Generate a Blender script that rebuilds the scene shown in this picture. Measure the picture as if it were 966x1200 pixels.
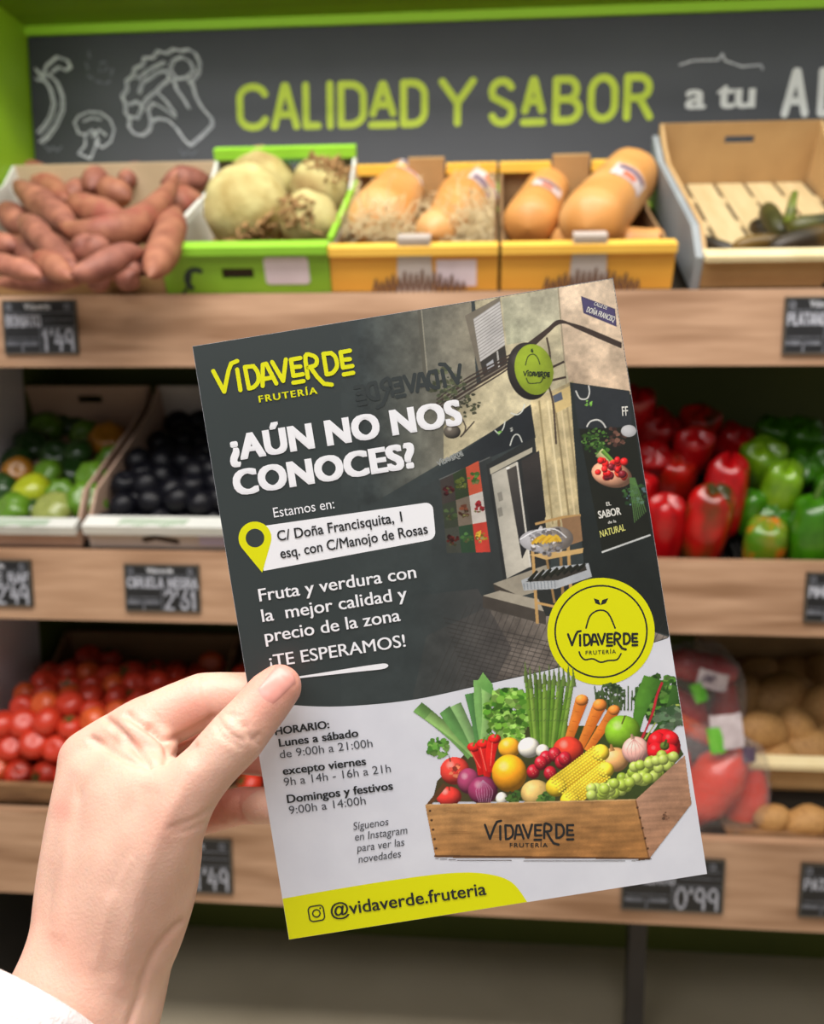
import bpy, bmesh, math, random
import numpy as np
from mathutils import Vector, Matrix, Euler, noise as mnoise

for _o in list(bpy.data.objects):
    bpy.data.objects.remove(_o)
S = bpy.context.scene
COL = S.collection
PI = math.pi

# ------------------------------------------------------------------ camera
FPX, CX, CY = 1000.0, 483.0, 600.0
PITCH, YAW = math.radians(8.2), math.radians(4.7)
CAM = Vector((0.0, -1.3, 1.25))
FWD = Vector((-math.sin(YAW) * math.cos(PITCH), math.cos(YAW) * math.cos(PITCH), -math.sin(PITCH)))
RIGHT = Vector((math.cos(YAW), math.sin(YAW), 0.0))
UP = RIGHT.cross(FWD)
CAMROT = Matrix((RIGHT, UP, -FWD)).transposed()
cd = bpy.data.cameras.new('camera')
co = bpy.data.objects.new('camera', cd)
COL.objects.link(co)
co.matrix_world = Matrix.Translation(CAM) @ CAMROT.to_4x4()
cd.sensor_fit = 'HORIZONTAL'
cd.sensor_width = 36.0
cd.lens = 36.0 * FPX / 966.0
cd.clip_start = 0.01
cd.dof.use_dof = True
cd.dof.focus_distance = 0.295
cd.dof.aperture_fstop = 14.5
S.camera = co

# ------------------------------------------------------------------ light
wd = bpy.data.worlds.new('shop_air')
S.world = wd
wd.use_nodes = True
bg = wd.node_tree.nodes['Background']
bg.inputs[0].default_value = (1.0, 0.97, 0.93, 1)
bg.inputs[1].default_value = 0.21


def area(name, loc, aim, sx, sy, power, colr=(1, .96, .9)):
    l = bpy.data.lights.new(name, 'AREA')
    l.shape = 'RECTANGLE'
    l.size, l.size_y, l.energy, l.color = sx, sy, power, colr
    o = bpy.data.objects.new(name, l)
    COL.objects.link(o)
    o.location = loc
    d = Vector(aim) - Vector(loc)
    o.rotation_euler = d.to_track_quat('-Z', 'Y').to_euler()
    return o


area('ceiling_lamp_front', (-0.4, -1.35, 2.75), (-0.4, -1.25, 0), 2.6, 0.4, 47, (1, .97, .94))
area('ceiling_lamp_rear', (-0.6, -2.5, 2.75), (-0.4, -1.5, 0), 2.4, 0.6, 29, (.97, .97, 1))
area('rack_spot_row', (0.2, -0.75, 2.6), (0.1, 0.25, 1.2), 2.4, 0.15, 26, (1, .95, .86))
area('sign_fill_light', (0.1, 0.10, 1.950), (0.1, 0.42, 1.52), 2.0, 0.03, 3.2, (.97, 1, .95))  # unseen light added to brighten the sign, green wall and top crates
S.view_settings.view_transform = 'Standard'
S.view_settings.look = 'None'
S.view_settings.gamma = 1
S.view_settings.use_curve_mapping = False
S.view_settings.exposure = 0.0
S.cycles.use_denoising = True
S.cycles.max_bounces = 8
S.cycles.transparent_max_bounces = 16


# ------------------------------------------------------------------ helpers
def ray(px, py):
    return FWD + RIGHT * ((px - CX) / FPX) - UP * ((py - CY) / FPX)


def aty(px, py, y):
    d = ray(px, py)
    return CAM + d * ((y - CAM.y) / d.y)


def on_plane(px, py, p0, n):
    d = ray(px, py)
    return CAM + d * ((p0 - CAM).dot(n) / d.dot(n))


def lin(c):
    def f(v):
        v /= 255.0
        return v / 12.92 if v <= .04045 else ((v + .055) / 1.055) ** 2.4
    return (f(c[0]), f(c[1]), f(c[2]), 1.0)


MATS = {}


def mat(name, base, rough=.5, var=None, scale=20.0, stretch=(1, 1, 1), bump=0.0, coat=0.0, sss=0.0,
        detail=3.0, lo=.35, hi=.65, spec=.5, metal=0.0, third=None, third_scale=6.0, coords='Object', bump_scale=None):
    if name in MATS:
        return MATS[name]
    m = bpy.data.materials.new(name)
    m.use_nodes = True
    nt = m.node_tree
    b = nt.nodes['Principled BSDF']
    b.inputs['Roughness'].default_value = rough
    b.inputs['Specular IOR Level'].default_value = spec
    b.inputs['Metallic'].default_value = metal
    b.inputs['Coat Weight'].default_value = coat
    b.inputs['Coat Roughness'].default_value = .15
    if sss:
        b.inputs['Subsurface Weight'].default_value = sss
        b.inputs['Subsurface Radius'].default_value = (.012, .004, .002)
        b.inputs['Subsurface Scale'].default_value = .35
    tc = nt.nodes.new('ShaderNodeTexCoord')
    mp = nt.nodes.new('ShaderNodeMapping')
    mp.inputs['Scale'].default_value = stretch
    nt.links.new(tc.outputs[coords], mp.inputs[0])
    oi = nt.nodes.new('ShaderNodeObjectInfo')
    ml = nt.nodes.new('ShaderNodeMath')
    ml.operation = 'MULTIPLY'
    ml.inputs[1].default_value = 40
    nt.links.new(oi.outputs['Random'], ml.inputs[0])
    no = nt.nodes.new('ShaderNodeTexNoise')
    no.noise_dimensions = '4D'
    no.inputs['Scale'].default_value = scale
    no.inputs['Detail'].default_value = detail
    nt.links.new(mp.outputs[0], no.inputs['Vector'])
    nt.links.new(ml.outputs[0], no.inputs['W'])
    if var is not None:
        r = nt.nodes.new('ShaderNodeValToRGB')
        r.color_ramp.elements[0].position = lo
        r.color_ramp.elements[1].position = hi
        r.color_ramp.elements[0].color = lin(base)
        r.color_ramp.elements[1].color = lin(var)
        nt.links.new(no.outputs['Fac'], r.inputs[0])
        out = r.outputs[0]
        if third is not None:
            n2 = nt.nodes.new('ShaderNodeTexNoise')
            n2.noise_dimensions = '4D'
            n2.inputs['Scale'].default_value = third_scale
            nt.links.new(mp.outputs[0], n2.inputs['Vector'])
            nt.links.new(ml.outputs[0], n2.inputs['W'])
            r2 = nt.nodes.new('ShaderNodeValToRGB')
            r2.color_ramp.elements[0].position = .52
            r2.color_ramp.elements[1].position = .68
            nt.links.new(n2.outputs['Fac'], r2.inputs[0])
            mx = nt.nodes.new('ShaderNodeMix')
            mx.data_type = 'RGBA'
            nt.links.new(r2.outputs[0], mx.inputs[0])
            nt.links.new(out, mx.inputs[6])
            mx.inputs[7].default_value = lin(third)
            out = mx.outputs[2]
        nt.links.new(out, b.inputs['Base Color'])
    else:
        b.inputs['Base Color'].default_value = lin(base)
    if bump:
        bn = nt.nodes.new('ShaderNodeBump')
        bn.inputs['Strength'].default_value = bump
        bn.inputs['Distance'].default_value = .003
        if bump_scale:
            n3 = nt.nodes.new('ShaderNodeTexNoise')
            n3.inputs['Scale'].default_value = bump_scale
            n3.inputs['Detail'].default_value = 4
            nt.links.new(mp.outputs[0], n3.inputs['Vector'])
            nt.links.new(n3.outputs['Fac'], bn.inputs['Height'])
        else:
            nt.links.new(no.outputs['Fac'], bn.inputs['Height'])
        nt.links.new(bn.outputs[0], b.inputs['Normal'])
    MATS[name] = m
    return m


class MB:
    """collects verts and faces of one mesh"""

    def __init__(self):
        self.v, self.f = [], []

    def add(self, vs, fs):
        o = len(self.v)
        self.v += [tuple(p) for p in vs]
        self.f += [tuple(i + o for i in f) for f in fs]
        return self

    def box(self, x0, x1, y0, y1, z0, z1, M=None):
        vs = [Vector((x, y, z)) for z in (z0, z1) for y in (y0, y1) for x in (x0, x1)]
        if M is not None:
            vs = [M @ p for p in vs]
        return self.add(vs, [(0, 2, 3, 1), (4, 5, 7, 6), (0, 1, 5, 4), (2, 6, 7, 3), (0, 4, 6, 2), (1, 3, 7, 5)])

    def panel(self, x0, x1, z0, z1, y0, y1, hole=None, M=None):
        """upright panel in x-z, thickness y0..y1, optional slot (hx0,hx1,hz0,hz1)"""
        if hole is None:
            return self.box(x0, x1, y0, y1, z0, z1, M)
        a, b, c, d = hole
        self.box(x0, a, y0, y1, z0, z1, M)
        self.box(b, x1, y0, y1, z0, z1, M)
        self.box(a, b, y0, y1, z0, c, M)
        self.box(a, b, y0, y1, d, z1, M)
        return self

    def prism(self, poly, z0, z1, M=None):
        n = len(poly)
        vs = [Vector((x, y, z0)) for x, y in poly] + [Vector((x, y, z1)) for x, y in poly]
        if M is not None:
            vs = [M @ p for p in vs]
        fs = [tuple(range(n - 1, -1, -1)), tuple(range(n, 2 * n))]
        fs += [(i, (i + 1) % n, n + (i + 1) % n, n + i) for i in range(n)]
        return self.add(vs, fs)

    def tube(self, pts, rad, seg=8, cap=True):
        pts = [Vector(p) for p in pts]
        n = len(pts)
        rs = rad if isinstance(rad, (list, tuple)) else [rad] * n
        vs, fs = [], []
        t = (pts[1] - pts[0]).normalized()
        a = t.orthogonal().normalized()
        for i, p in enumerate(pts):
            if i == 0:
                tt = pts[1] - pts[0]
            elif i == n - 1:
                tt = pts[-1] - pts[-2]
            else:
                tt = pts[i + 1] - pts[i - 1]
            tt.normalize()
            a = (a - tt * a.dot(tt)).normalized()
            bb = tt.cross(a)
            for k in range(seg):
                an = 2 * PI * k / seg
                vs.append(p + (a * math.cos(an) + bb * math.sin(an)) * rs[i])
        for i in range(n - 1):
            for k in range(seg):
                k2 = (k + 1) % seg
                fs.append((i * seg + k, i * seg + k2, (i + 1) * seg + k2, (i + 1) * seg + k))
        if cap:
            fs.append(tuple(range(seg - 1, -1, -1)))
            fs.append(tuple((n - 1) * seg + k for k in range(seg)))
        return self.add(vs, fs)

    def ribbon(self, pts, w, z=0.0, M=None, closed=False, dz=2e-5):
        """flat rounded stroke in the local x-y plane; strokes of one mesh lie on each other in thin steps"""
        pts = [Vector((p[0], p[1])) for p in pts]
        if closed:
            pts = pts + [pts[0]]
        q = [pts[0]]
        for p in pts[1:]:
            if (p - q[-1]).length > w * .02:
                q.append(p)
        runs, cur = [], [q[0]]
        for i in range(1, len(q)):
            cur.append(q[i])
            if i < len(q) - 1 and (q[i] - q[i - 1]).normalized().dot((q[i + 1] - q[i]).normalized()) < .45:
                runs.append(cur)
                cur = [q[i]]
        runs.append(cur)
        for run in runs:
            zz = z + getattr(self, 'k', 0) * dz
            self.k = getattr(self, 'k', 0) + 1
            n = len(run)
            if n < 2:
                continue
            loop = n > 3 and (run[0] - run[-1]).length < w * .02
            L, R = [], []
            for i, p in enumerate(run):
                d0 = (run[i] - run[i - 1]).normalized() if i else ((run[-1] - run[-2]).normalized() if loop else None)
                d1 = (run[i + 1] - run[i]).normalized() if i < n - 1 else ((run[1] - run[0]).normalized() if loop else None)
                d = ((d0 + d1).normalized() if d0 and d1 else (d0 or d1))
                nn = Vector((-d.y, d.x))
                k = w / 2 / max(.5, nn.dot(Vector((-d1.y, d1.x))) if d0 and d1 else 1)
                L.append(p + nn * k)
                R.append(p - nn * k)
            if loop:
                P = [Vector((p.x, p.y, zz)) for p in L + R]
                if M is not None:
                    P = [M @ p for p in P]
                self.add(P, [(n + i, n + i + 1, i + 1, i) for i in range(n - 1)])
                continue
            d = (run[1] - run[0]).normalized()
            a0 = math.atan2(d.y, d.x)
            c0 = [run[0] + Vector((math.cos(a0 + PI / 2 + PI * j / 6), math.sin(a0 + PI / 2 + PI * j / 6))) * (w / 2) for j in range(1, 6)]
            d = (run[-1] - run[-2]).normalized()
            a1 = math.atan2(d.y, d.x)
            c1 = [run[-1] + Vector((math.cos(a1 - PI / 2 + PI * j / 6), math.sin(a1 - PI / 2 + PI * j / 6))) * (w / 2) for j in range(1, 6)]
            P = [Vector((p.x, p.y, zz)) for p in L + R + c0 + c1]
            if M is not None:
                P = [M @ p for p in P]
            fs = [(n + i, n + i + 1, i + 1, i) for i in range(n - 1)]
            fs.append(tuple([0] + [2 * n + j for j in range(5)] + [n]))
            fs.append(tuple([2 * n - 1] + [2 * n + 5 + j for j in range(5)] + [n - 1]))
            self.add(P, fs)
        return self

    def flat(self, poly, z=0.0, M=None):
        vs = [Vector((x, y, z)) for x, y in poly]
        if M is not None:
            vs = [M @ p for p in vs]
        return self.add(vs, [tuple(range(len(vs)))])

    def build(self, name, m, parent=None, smooth=False):
        me = bpy.data.meshes.new(name)
        me.from_pydata([tuple(p) for p in self.v], [], self.f)
        me.update()
        return link(name, me, m, parent, smooth)


def link(name, me, m, parent=None, smooth=False):
    o = bpy.data.objects.new(name, me)
    COL.objects.link(o)
    if m is not None and not len(me.materials):
        me.materials.append(m)
    if smooth:
        me.polygons.foreach_set('use_smooth', [True] * len(me.polygons))
    if parent is not None:
        o.parent = parent
    return o


def tag(o, label, cat, group=None, kind=None):
    o['label'] = label
    o['category'] = cat
    if group:
        o['group'] = group
    if kind:
        o['kind'] = kind
    return o


def structure(o):
    o['kind'] = 'structure'
    return o


def empty(name, M=None):
    o = bpy.data.objects.new(name, None)
    o.empty_display_size = .02
    COL.objects.link(o)
    if M is not None:
        o.matrix_world = M
    return o


def copy_tree(o, parent=None):
    c = o.copy()
    COL.objects.link(c)
    if parent is not None:
        c.parent = parent
    for ch in list(o.children):
        copy_tree(ch, c)
    return c


def arc(cx, cy, rx, ry, a0, a1, n=14):
    return [(cx + rx * math.cos(math.radians(a0 + (a1 - a0) * i / n)),
             cy + ry * math.sin(math.radians(a0 + (a1 - a0) * i / n))) for i in range(n + 1)]


# rounded one-line capitals, unit box
G = {
    'A': [[(0, 0), (.46, 1), (.54, 1), (1, 0)], [(.2, .3), (.8, .3)]],
    'a': [[(.08, .28), (.46, 1), (.54, 1), (.92, .28)], [(.28, .5), (.72, .5)], [(.02, .0), (.98, .0)]],
    'B': [[(0, 0), (0, 1), (.5, 1)] + arc(.5, .76, .38, .24, 90, -90) + [(0, .52)], [(.5, .52)] + arc(.5, .26, .5, .26, 90, -90) + [(0, 0)]],
    'C': [arc(.5, .72, .5, .28, 20, 180) + arc(.5, .28, .5, .28, 180, 340)],
    'D': [[(0, 0), (0, 1), (.4, 1)] + arc(.4, .7, .6, .3, 90, 0) + arc(.4, .3, .6, .3, 0, -90) + [(0, 0)]],
    'E': [[(.9, 1), (0, 1), (0, 0), (.9, 0)], [(0, .5), (.75, .5)]],
    'e': [[(.9, 1), (.05, 1), (.05, .3), (.9, .3)], [(.05, .65), (.75, .65)], [(.0, .0), (.95, .0)]],
    'I': [[(.5, 0), (.5, 1)]],
    'L': [[(0, 1), (0, 0), (.9, 0)]],
    'O': [arc(.5, .66, .5, .34, 0, 180) + arc(.5, .34, .5, .34, 180, 360) + [(1, .66)]],
    'R': [[(0, 0), (0, 1), (.45, 1)] + arc(.45, .74, .45, .26, 90, -90) + [(0, .48)], [(.5, .48), (.95, 0)]],
    'S': [arc(.5, .75, .46, .25, 25, 180, 10) + [(.1, .62), (.88, .4)] + arc(.5, .25, .46, .25, 20, -160, 10)],
    'V': [[(0, 1), (.5, 0), (1, 1)]],
    'Y': [[(0, 1), (.5, .48), (1, 1)], [(.5, .48), (.5, 0)]],
    'T': [[(0, 1), (1, 1)], [(.5, 1), (.5, 0)]],
    'N': [[(0, 0), (0, 1), (1, 0), (1, 1)]],
    'P': [[(0, 0), (0, 1), (.5, 1)] + arc(.5, .74, .45, .26, 90, -90) + [(0, .48)]],
    'U': [[(0, 1), (0, .3)] + arc(.5, .3, .5, .3, 180, 360) + [(1, 1)]],
    'M': [[(0, 0), (.08, 1), (.5, .3), (.92, 1), (1, 0)]],
    'G': [arc(.5, .7, .5, .3, 20, 180) + arc(.5, .3, .5, .3, 180, 360) + [(1, .45), (.6, .45)]],
    'F': [[(0, 0), (0, 1), (.9, 1)], [(0, .5), (.7, .5)]],
    '0': [arc(.5, .5, .5, .5, 0, 360, 20)],
    '1': [[(.1, .75), (.55, 1), (.55, 0)]],
    '2': [arc(.5, .72, .45, .28, 165, -20, 10) + [(.02, 0), (1, 0)]],
    '4': [[(.35, 1), (.02, .38), (.98, .38)], [(.72, .72), (.68, 0)]],
    '6': [[(.75, 1), (.1, .45)] + arc(.5, .28, .45, .28, 160, 520, 16)],
    '9': [arc(.45, .7, .42, .3, 10, 370, 16) + [(.85, 0)]],
    "'": [[(.6, 1), (.4, .78)]],
}


def letters(mb, text, x0, x1, y0, y1, w, widths=None, gap=.22, z=0.0, M=None, shear=0.0):
    """lay one-line capitals out over x0..x1, y0..y1"""
    wd_ = {'I': .12, 'a': .8, 'e': .6, 'E': .55, 'L': .5, 'Y': .8, ' ': .45, "'": .2, '1': .4, 'M': 1.0}
    hs = y1 - y0
    ws = [wd_.get(c, .66) for c in text]
    tot = sum(ws) + gap * (len(text) - 1)
    k = (x1 - x0) / tot
    x = x0
    for c, cw in zip(text, ws):
        for st in G.get(c, []):
            mb.ribbon([(x + px * cw * k + shear * py * hs, y0 + py * hs) for px, py in st], w, z, M)
        x += (cw + gap) * k


FONT_CACHE = {}


def text_geo(body, shear=0.0, spacing=1.0):
    key = (body, shear, spacing)
    if key not in FONT_CACHE:
        c = bpy.data.curves.new('t', 'FONT')
        c.body = body
        c.size = 1.0
        c.shear = shear
        c.space_character = spacing
        c.resolution_u = 4
        o = bpy.data.objects.new('t', c)
        COL.objects.link(o)
        me = bpy.data.meshes.new_from_object(o)
        vs = [(p.co.x, p.co.y) for p in me.vertices]
        fs = [tuple(p.vertices) for p in me.polygons]
        bpy.data.objects.remove(o)
        bpy.data.curves.remove(c)
        bpy.data.meshes.remove(me)
        FONT_CACHE[key] = (vs, fs)
    return FONT_CACHE[key]


def put_text(mb, body, p0, p1, weight=0.0, shear=0.0, spacing=1.0, height=None, z=0.0, M=None, dz=4e-6):
    """text whose ink runs from p0 to p1 along its baseline (local x-y); height = cap height, else uniform scale"""
    vs, fs = text_geo(body, shear, spacing)
    xs = [v[0] for v in vs]
    a, b = min(xs) - weight, max(xs) + weight
    p0, p1 = Vector(p0), Vector(p1)
    d = p1 - p0
    sx = d.length / (b - a)
    sy = sx if height is None else height / (.682 + weight * 1.0)
    ux = d.normalized()
    uy = Vector((-ux.y, ux.x))
    if weight:
        # heavier weight: the letters printed again with small shifts, in steps of a few microns
        shifts = [(weight * dx, weight * .5 * dy + weight * .5) for dy in (-1, 0, 1) for dx in (-1, -.66, -.33, 0, .33, .66, 1)]
    else:
        shifts = [(0, 0)]
    for i, (ex, ey) in enumerate(shifts):
        out = []
        for x, y in vs:
            q = p0 + ux * ((x + ex - a) * sx) + uy * ((y + ey) * sy)
            q = Vector((q.x, q.y, z + i * dz))
            out.append(M @ q if M is not None else q)
        mb.add(out, fs)


def frame_xz(o, xdir=Vector((1, 0, 0))):
    """matrix whose local x-y plane is world x-z, facing the camera side (-y)"""
    return Matrix.Translation(o) @ Matrix(((1, 0, 0), (0, 0, -1), (0, 1, 0))).to_4x4()

# ------------------------------------------------------------------ materials
M_WOOD = mat('oak_laminate', (187, 150, 121), .55, (160, 123, 94), 7, (1.0, 9, 9), detail=5, lo=.32, hi=.72,
             third=(140, 104, 76), third_scale=3.2)
M_GREEN = mat('green_paint', (134, 176, 26), .5, (128, 168, 24), 3)
M_SOFFIT = mat('green_canopy', (120, 158, 24), .55, (108, 144, 22), 3, (1, 12, 1))
M_GREENDIM = mat('shaded_green_paint', (92, 102, 30), .6, (80, 90, 26), 2)  # wall green darkened to olive, shelf shade put into the colour
M_PALE = mat('pale_upright_paint', (232, 222, 226), .5, (222, 210, 212), 4)
M_FLOOR = mat('floor_vinyl', (206, 192, 166), .35, (192, 178, 152), 4, detail=6)
M_BOARD = mat('slate_board', (50, 51, 57), .5, (44, 45, 51), 6)
M_STEEL = mat('rack_steel', (52, 50, 52), .4, (44, 42, 44), 8, metal=.3)
M_DECK = mat('deck_dark_laminate', (58, 50, 40), .6, (46, 40, 32), 8)
M_LIME = mat('lime_lettering', (186, 205, 42), .55, (176, 196, 38), 30)
M_CHALK = mat('chalk_line', (205, 206, 210), .8, (170, 172, 180), 90)
M_CHALK2 = mat('faint_chalk_line', (112, 114, 122), .8, (84, 86, 94), 90)
M_CARD = mat('brown_cardboard', (176, 140, 92), .75, (164, 128, 82), 14)
M_CARDD = mat('brown_cardboard_inside', (142, 110, 74), .8, (130, 100, 66), 14)
M_CARDW = mat('cream_card_edge', (236, 220, 176), .7, (226, 206, 158), 20)
M_BOXGREEN = mat('green_printed_card', (138, 186, 44), .5, (128, 176, 40), 9)
M_BOXGREENLIT = mat('lit_green_card_lip', (152, 214, 58), .5, (140, 202, 50), 9)  # brighter copy of the box green, light from above put into the colour
M_BOXWHITE = mat('white_card', (222, 222, 216), .6, (204, 206, 200), 12)
M_BOXYEL = mat('orange_yellow_card', (232, 170, 62), .5, (222, 160, 56), 9)
M_LIPYELLIT = mat('lit_yellow_card_lip', (250, 200, 84), .5, (244, 190, 76), 9)  # lighter copy of the box yellow, lit top edges put into the colour
M_GREYCARD = mat('grey_card_flap', (188, 178, 172), .6, (176, 166, 160), 12)
M_STICK = mat('white_paper_label', (226, 212, 220), .6, (214, 200, 208), 20)
M_PLY = mat('poplar_slat', (206, 184, 142), .65, (192, 168, 124), 9, (8, 1, 8), detail=4)
M_CRATEW = mat('rough_crate_wood', (150, 112, 76), .7, (112, 80, 52), 10, (1.5, 10, 10), detail=5)
M_GREYSIDE = mat('grey_outer_card', (150, 156, 160), .6, (138, 144, 150), 12)
M_BLACK = mat('black_plastic_tray', (24, 23, 22), .45, (30, 29, 28), 8)
M_INK = mat('dark_print_ink', (44, 58, 52), .6)
M_INKBROWN = mat('brown_print_ink', (108, 78, 60), .6)
M_INKGREEN = mat('green_print_ink', (88, 150, 84), .6)
M_HOLE = mat('hole_shade_and_print', (60, 46, 32), .9)  # dark tone standing in for shade in holes and slat gaps; one print too

ZS = (1.393, 0.992, 0.540)     # top edge of each front board
ZB = (1.284, 0.878, 0.392)     # its bottom edge
XL, XR = -0.905, 1.15

# ------------------------------------------------------------------ setting
structure(MB().box(-4, 4, -4.5, 2.0, -.05, 0).build('floor', M_FLOOR))
structure(MB().box(XL, XR, .50, .53, 0.0, 1.60).build('wall_back', M_GREENDIM))
structure(MB().box(XL - .02, XR, .46, .53, 1.60, 2.0).build('wall_upper', M_GREEN))
structure(MB().box(XL - .05, XL, .0, .53, 1.39, 2.0).build('wall_left', M_GREEN))
structure(MB().box(XL - .05, XL, .335, .53, .0, 1.39).build('wall_lower', M_GREENDIM))
structure(MB().box(XL - .05, XL, .0, .335, .40, 1.39).build('trim_1', M_PALE))
structure(MB().box(XL - .05, XL, .0, .335, .0, .40).build('trim_3', M_STEEL))
sof = MB().box(XL - .05, XR, .08, .53, 1.955, 2.02)
structure(sof.build('ceiling', M_SOFFIT))
structure(MB().box(XL - .03, XR, .425, .46, 1.938, 1.955).build('trim_2', mat('lime_edge_trim', (150, 200, 40), .5)))
cl = MB().box(-4, 4, -4.5, -.3, 2.9, 2.95)
structure(cl.build('ceiling_hall', mat('white_ceiling', (205, 202, 196), .8, (198, 195, 190), 3)))

# ------------------------------------------------------------------ sloping rack
rack = empty('produce_rack', Matrix.Translation((0, 0, 0)))
tag(rack, 'produce rack with three oak fronted sloping shelves and grey steel post', 'shelf rack')
TH = (math.radians(24), math.radians(24.5), math.radians(11))
for i in range(3):
    MB().box(XL, XR, 0, .022, ZB[i], ZS[i]).build('front_board', M_WOOD, rack)
    c, s = math.cos(TH[i]), math.sin(TH[i])
    y0, z0 = .022, ZS[i] - (.022, .10, .022)[i]
    y1 = .46
    z1 = z0 + (y1 - y0) * math.tan(TH[i])
    MB().prism([(y0, z0 - .02), (y1, z1 - .02), (y1, z1), (y0, z0)], XL, XR,
               Matrix(((0, 0, 1), (1, 0, 0), (0, 1, 0))).to_4x4()).build('sloping_deck', M_DECK, rack)
pp = aty(745, 1143, .20)
MB().box(pp.x - .016, pp.x + .016, .19, .22, 0, ZB[2] + .08).build('post', M_STEEL, rack)
MB().box(XL, XR, .19, .22, ZB[2] + .05, ZB[2] + .09).build('cross_rail', M_STEEL, rack)

# ------------------------------------------------------------------ overhead sign
SY = .44
sign = empty('overhead_sign', frame_xz(Vector((0, SY, 0))))
tag(sign, 'long dark slate sign above the crates with lime lettering and chalk vegetables', 'sign')
pa = aty(39, 50, SY)
pb = aty(55, 190, SY)
MB().box(-.905 + .004, 1.12, 1.672, 1.936, 0, .012).build('board', M_BOARD, sign)
SZ = .0125


def sg(px, py):
    p = aty(px, py, SY - SZ)
    return (p.x, p.z)


def sign_word(word, boxes, m, name, w):
    mb = MB()
    for ch, (xa, xb, yt, yb) in zip(word, boxes):
        x0, zb = sg(xa, yb)
        x1, zt = sg(xb, yt)
        h = w / 2
        for st in G[ch]:
            mb.ribbon([(x0 + h + px * (x1 - x0 - w), zb + h + py * (zt - zb - w)) for px, py in st], w, SZ)
    return mb.build(name, m, sign)


sign_word('CALIDaD', [(278, 315, 97, 154), (318, 351, 96, 153), (355, 378, 95, 152), (381, 393, 94, 152), (396, 430, 94, 151),
                      (431, 467, 94, 151), (469, 502, 92, 150)], M_LIME, 'lettering', .0138)
sign_word('Y', [(514, 559, 90, 149)], M_LIME, 'lettering', .0138)
sign_word('SaBOR', [(571, 606, 90, 149), (609, 642, 89, 148), (647, 684, 88, 146), (688, 726, 86, 144), (730, 769, 85, 142)],
          M_LIME, 'lettering', .0138)
tm = MB()
put_text(tm, 'a tu', sg(803, 128), sg(885, 126), .030, height=.050, z=SZ, dz=2e-5)
tm.build('lettering', mat('white_lettering', (206, 206, 204), .6), sign)
sign_word('AL', [(915, 951, 79, 138), (957, 985, 78, 137)], mat('white_lettering', (206, 206, 204), .6), 'lettering', .0135)


def chalk(name, lines, w=.0030, m=M_CHALK, closed=()):
    mb = MB()
    for k, ln in enumerate(lines):
        mb.ribbon([sg(*p) for p in ln], w, SZ)
    return mb.build(name, m, sign)


chalk('chalk_swash', [[(797, 76), (812, 71), (842, 70), (847, 63), (850, 71), (870, 78), (892, 76), (894, 81)]], .003)
chalk('chalk_swash', [[(797, 150), (812, 147), (830, 149)]], .003)


def double(ln, off=3):
    return [ln, [(x + off, y + off * .6) for x, y in ln]]


chalk('chalk_chili', double([(41, 80), (48, 90), (56, 86), (66, 96), (72, 112), (72, 128), (64, 146), (54, 160), (46, 166)]) +
      double([(41, 92), (52, 94), (58, 104), (62, 120), (58, 136), (50, 148), (44, 155)]) +
      double([(48, 90), (54, 76), (66, 66), (78, 70), (82, 78), (76, 82), (68, 78), (60, 84)], 2), .0032)
chalk('chalk_dashes', [[(104, 60), (105, 67)], [(101, 74), (103, 81)], [(103, 88), (108, 92)], [(113, 95), (119, 97)], [(124, 98), (129, 95)],
                       [(130, 88), (132, 81)], [(118, 74), (124, 73)], [(117, 80), (117, 84)], [(122, 84), (126, 79)]], .0042, M_CHALK2)
chalk('chalk_mushroom', [[(90, 150), (87, 144), (92, 136), (104, 131), (118, 132), (129, 140), (134, 152), (130, 166), (120, 173), (112, 168), (114, 160),
                          (108, 152), (100, 158), (92, 156), (90, 150)],
                         [(100, 160), (100, 170), (92, 180), (106, 186), (112, 172), (116, 164)],
                         [(98, 142), (108, 138), (118, 140)], [(108, 160), (116, 152), (124, 158)]], .0034, M_CHALK)
bro = [[(x, y) for x, y in [(146, 122), (142, 112), (148, 104), (147, 94), (155, 88), (157, 79), (166, 76), (168, 67), (178, 67), (184, 59), (194, 62), (202, 57),
                            (212, 59), (220, 57), (228, 62), (233, 72), (232, 84), (226, 92), (220, 96)]],
       [(146, 122), (146, 132), (151, 138), (150, 148), (156, 156), (166, 158), (174, 152), (176, 142), (184, 138), (196, 140), (206, 150), (214, 162), (222, 170),
        (236, 158), (248, 146), (247, 138), (236, 126), (228, 112), (224, 96)],
       [(198, 80), (202, 70), (212, 66), (222, 72), (226, 82), (218, 90), (206, 92), (198, 80)],
       [(202, 92), (206, 104), (216, 118), (220, 126)], [(176, 140), (172, 128), (178, 120), (190, 126), (204, 136)],
       [(162, 108), (166, 96), (176, 90), (184, 84), (194, 82), (198, 92), (190, 98), (182, 106), (172, 114), (166, 122)],
       [(150, 122), (160, 118), (166, 126), (160, 138), (152, 136)], [(160, 92), (170, 84), (180, 78), (192, 72)],
       [(184, 108), (194, 118), (204, 132)]]
bl = []
for ln in bro:
    bl += double(ln, 2.5)
chalk('chalk_broccoli', bl, .0027)
for (x, y) in ((62, 175), (220, 180)):
    chalk('chalk_scribble', [[(x - 9, y - 4), (x - 4, y + 2), (x, y - 3), (x + 5, y + 2), (x + 10, y - 3)]], .003, M_CHALK2)


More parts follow.
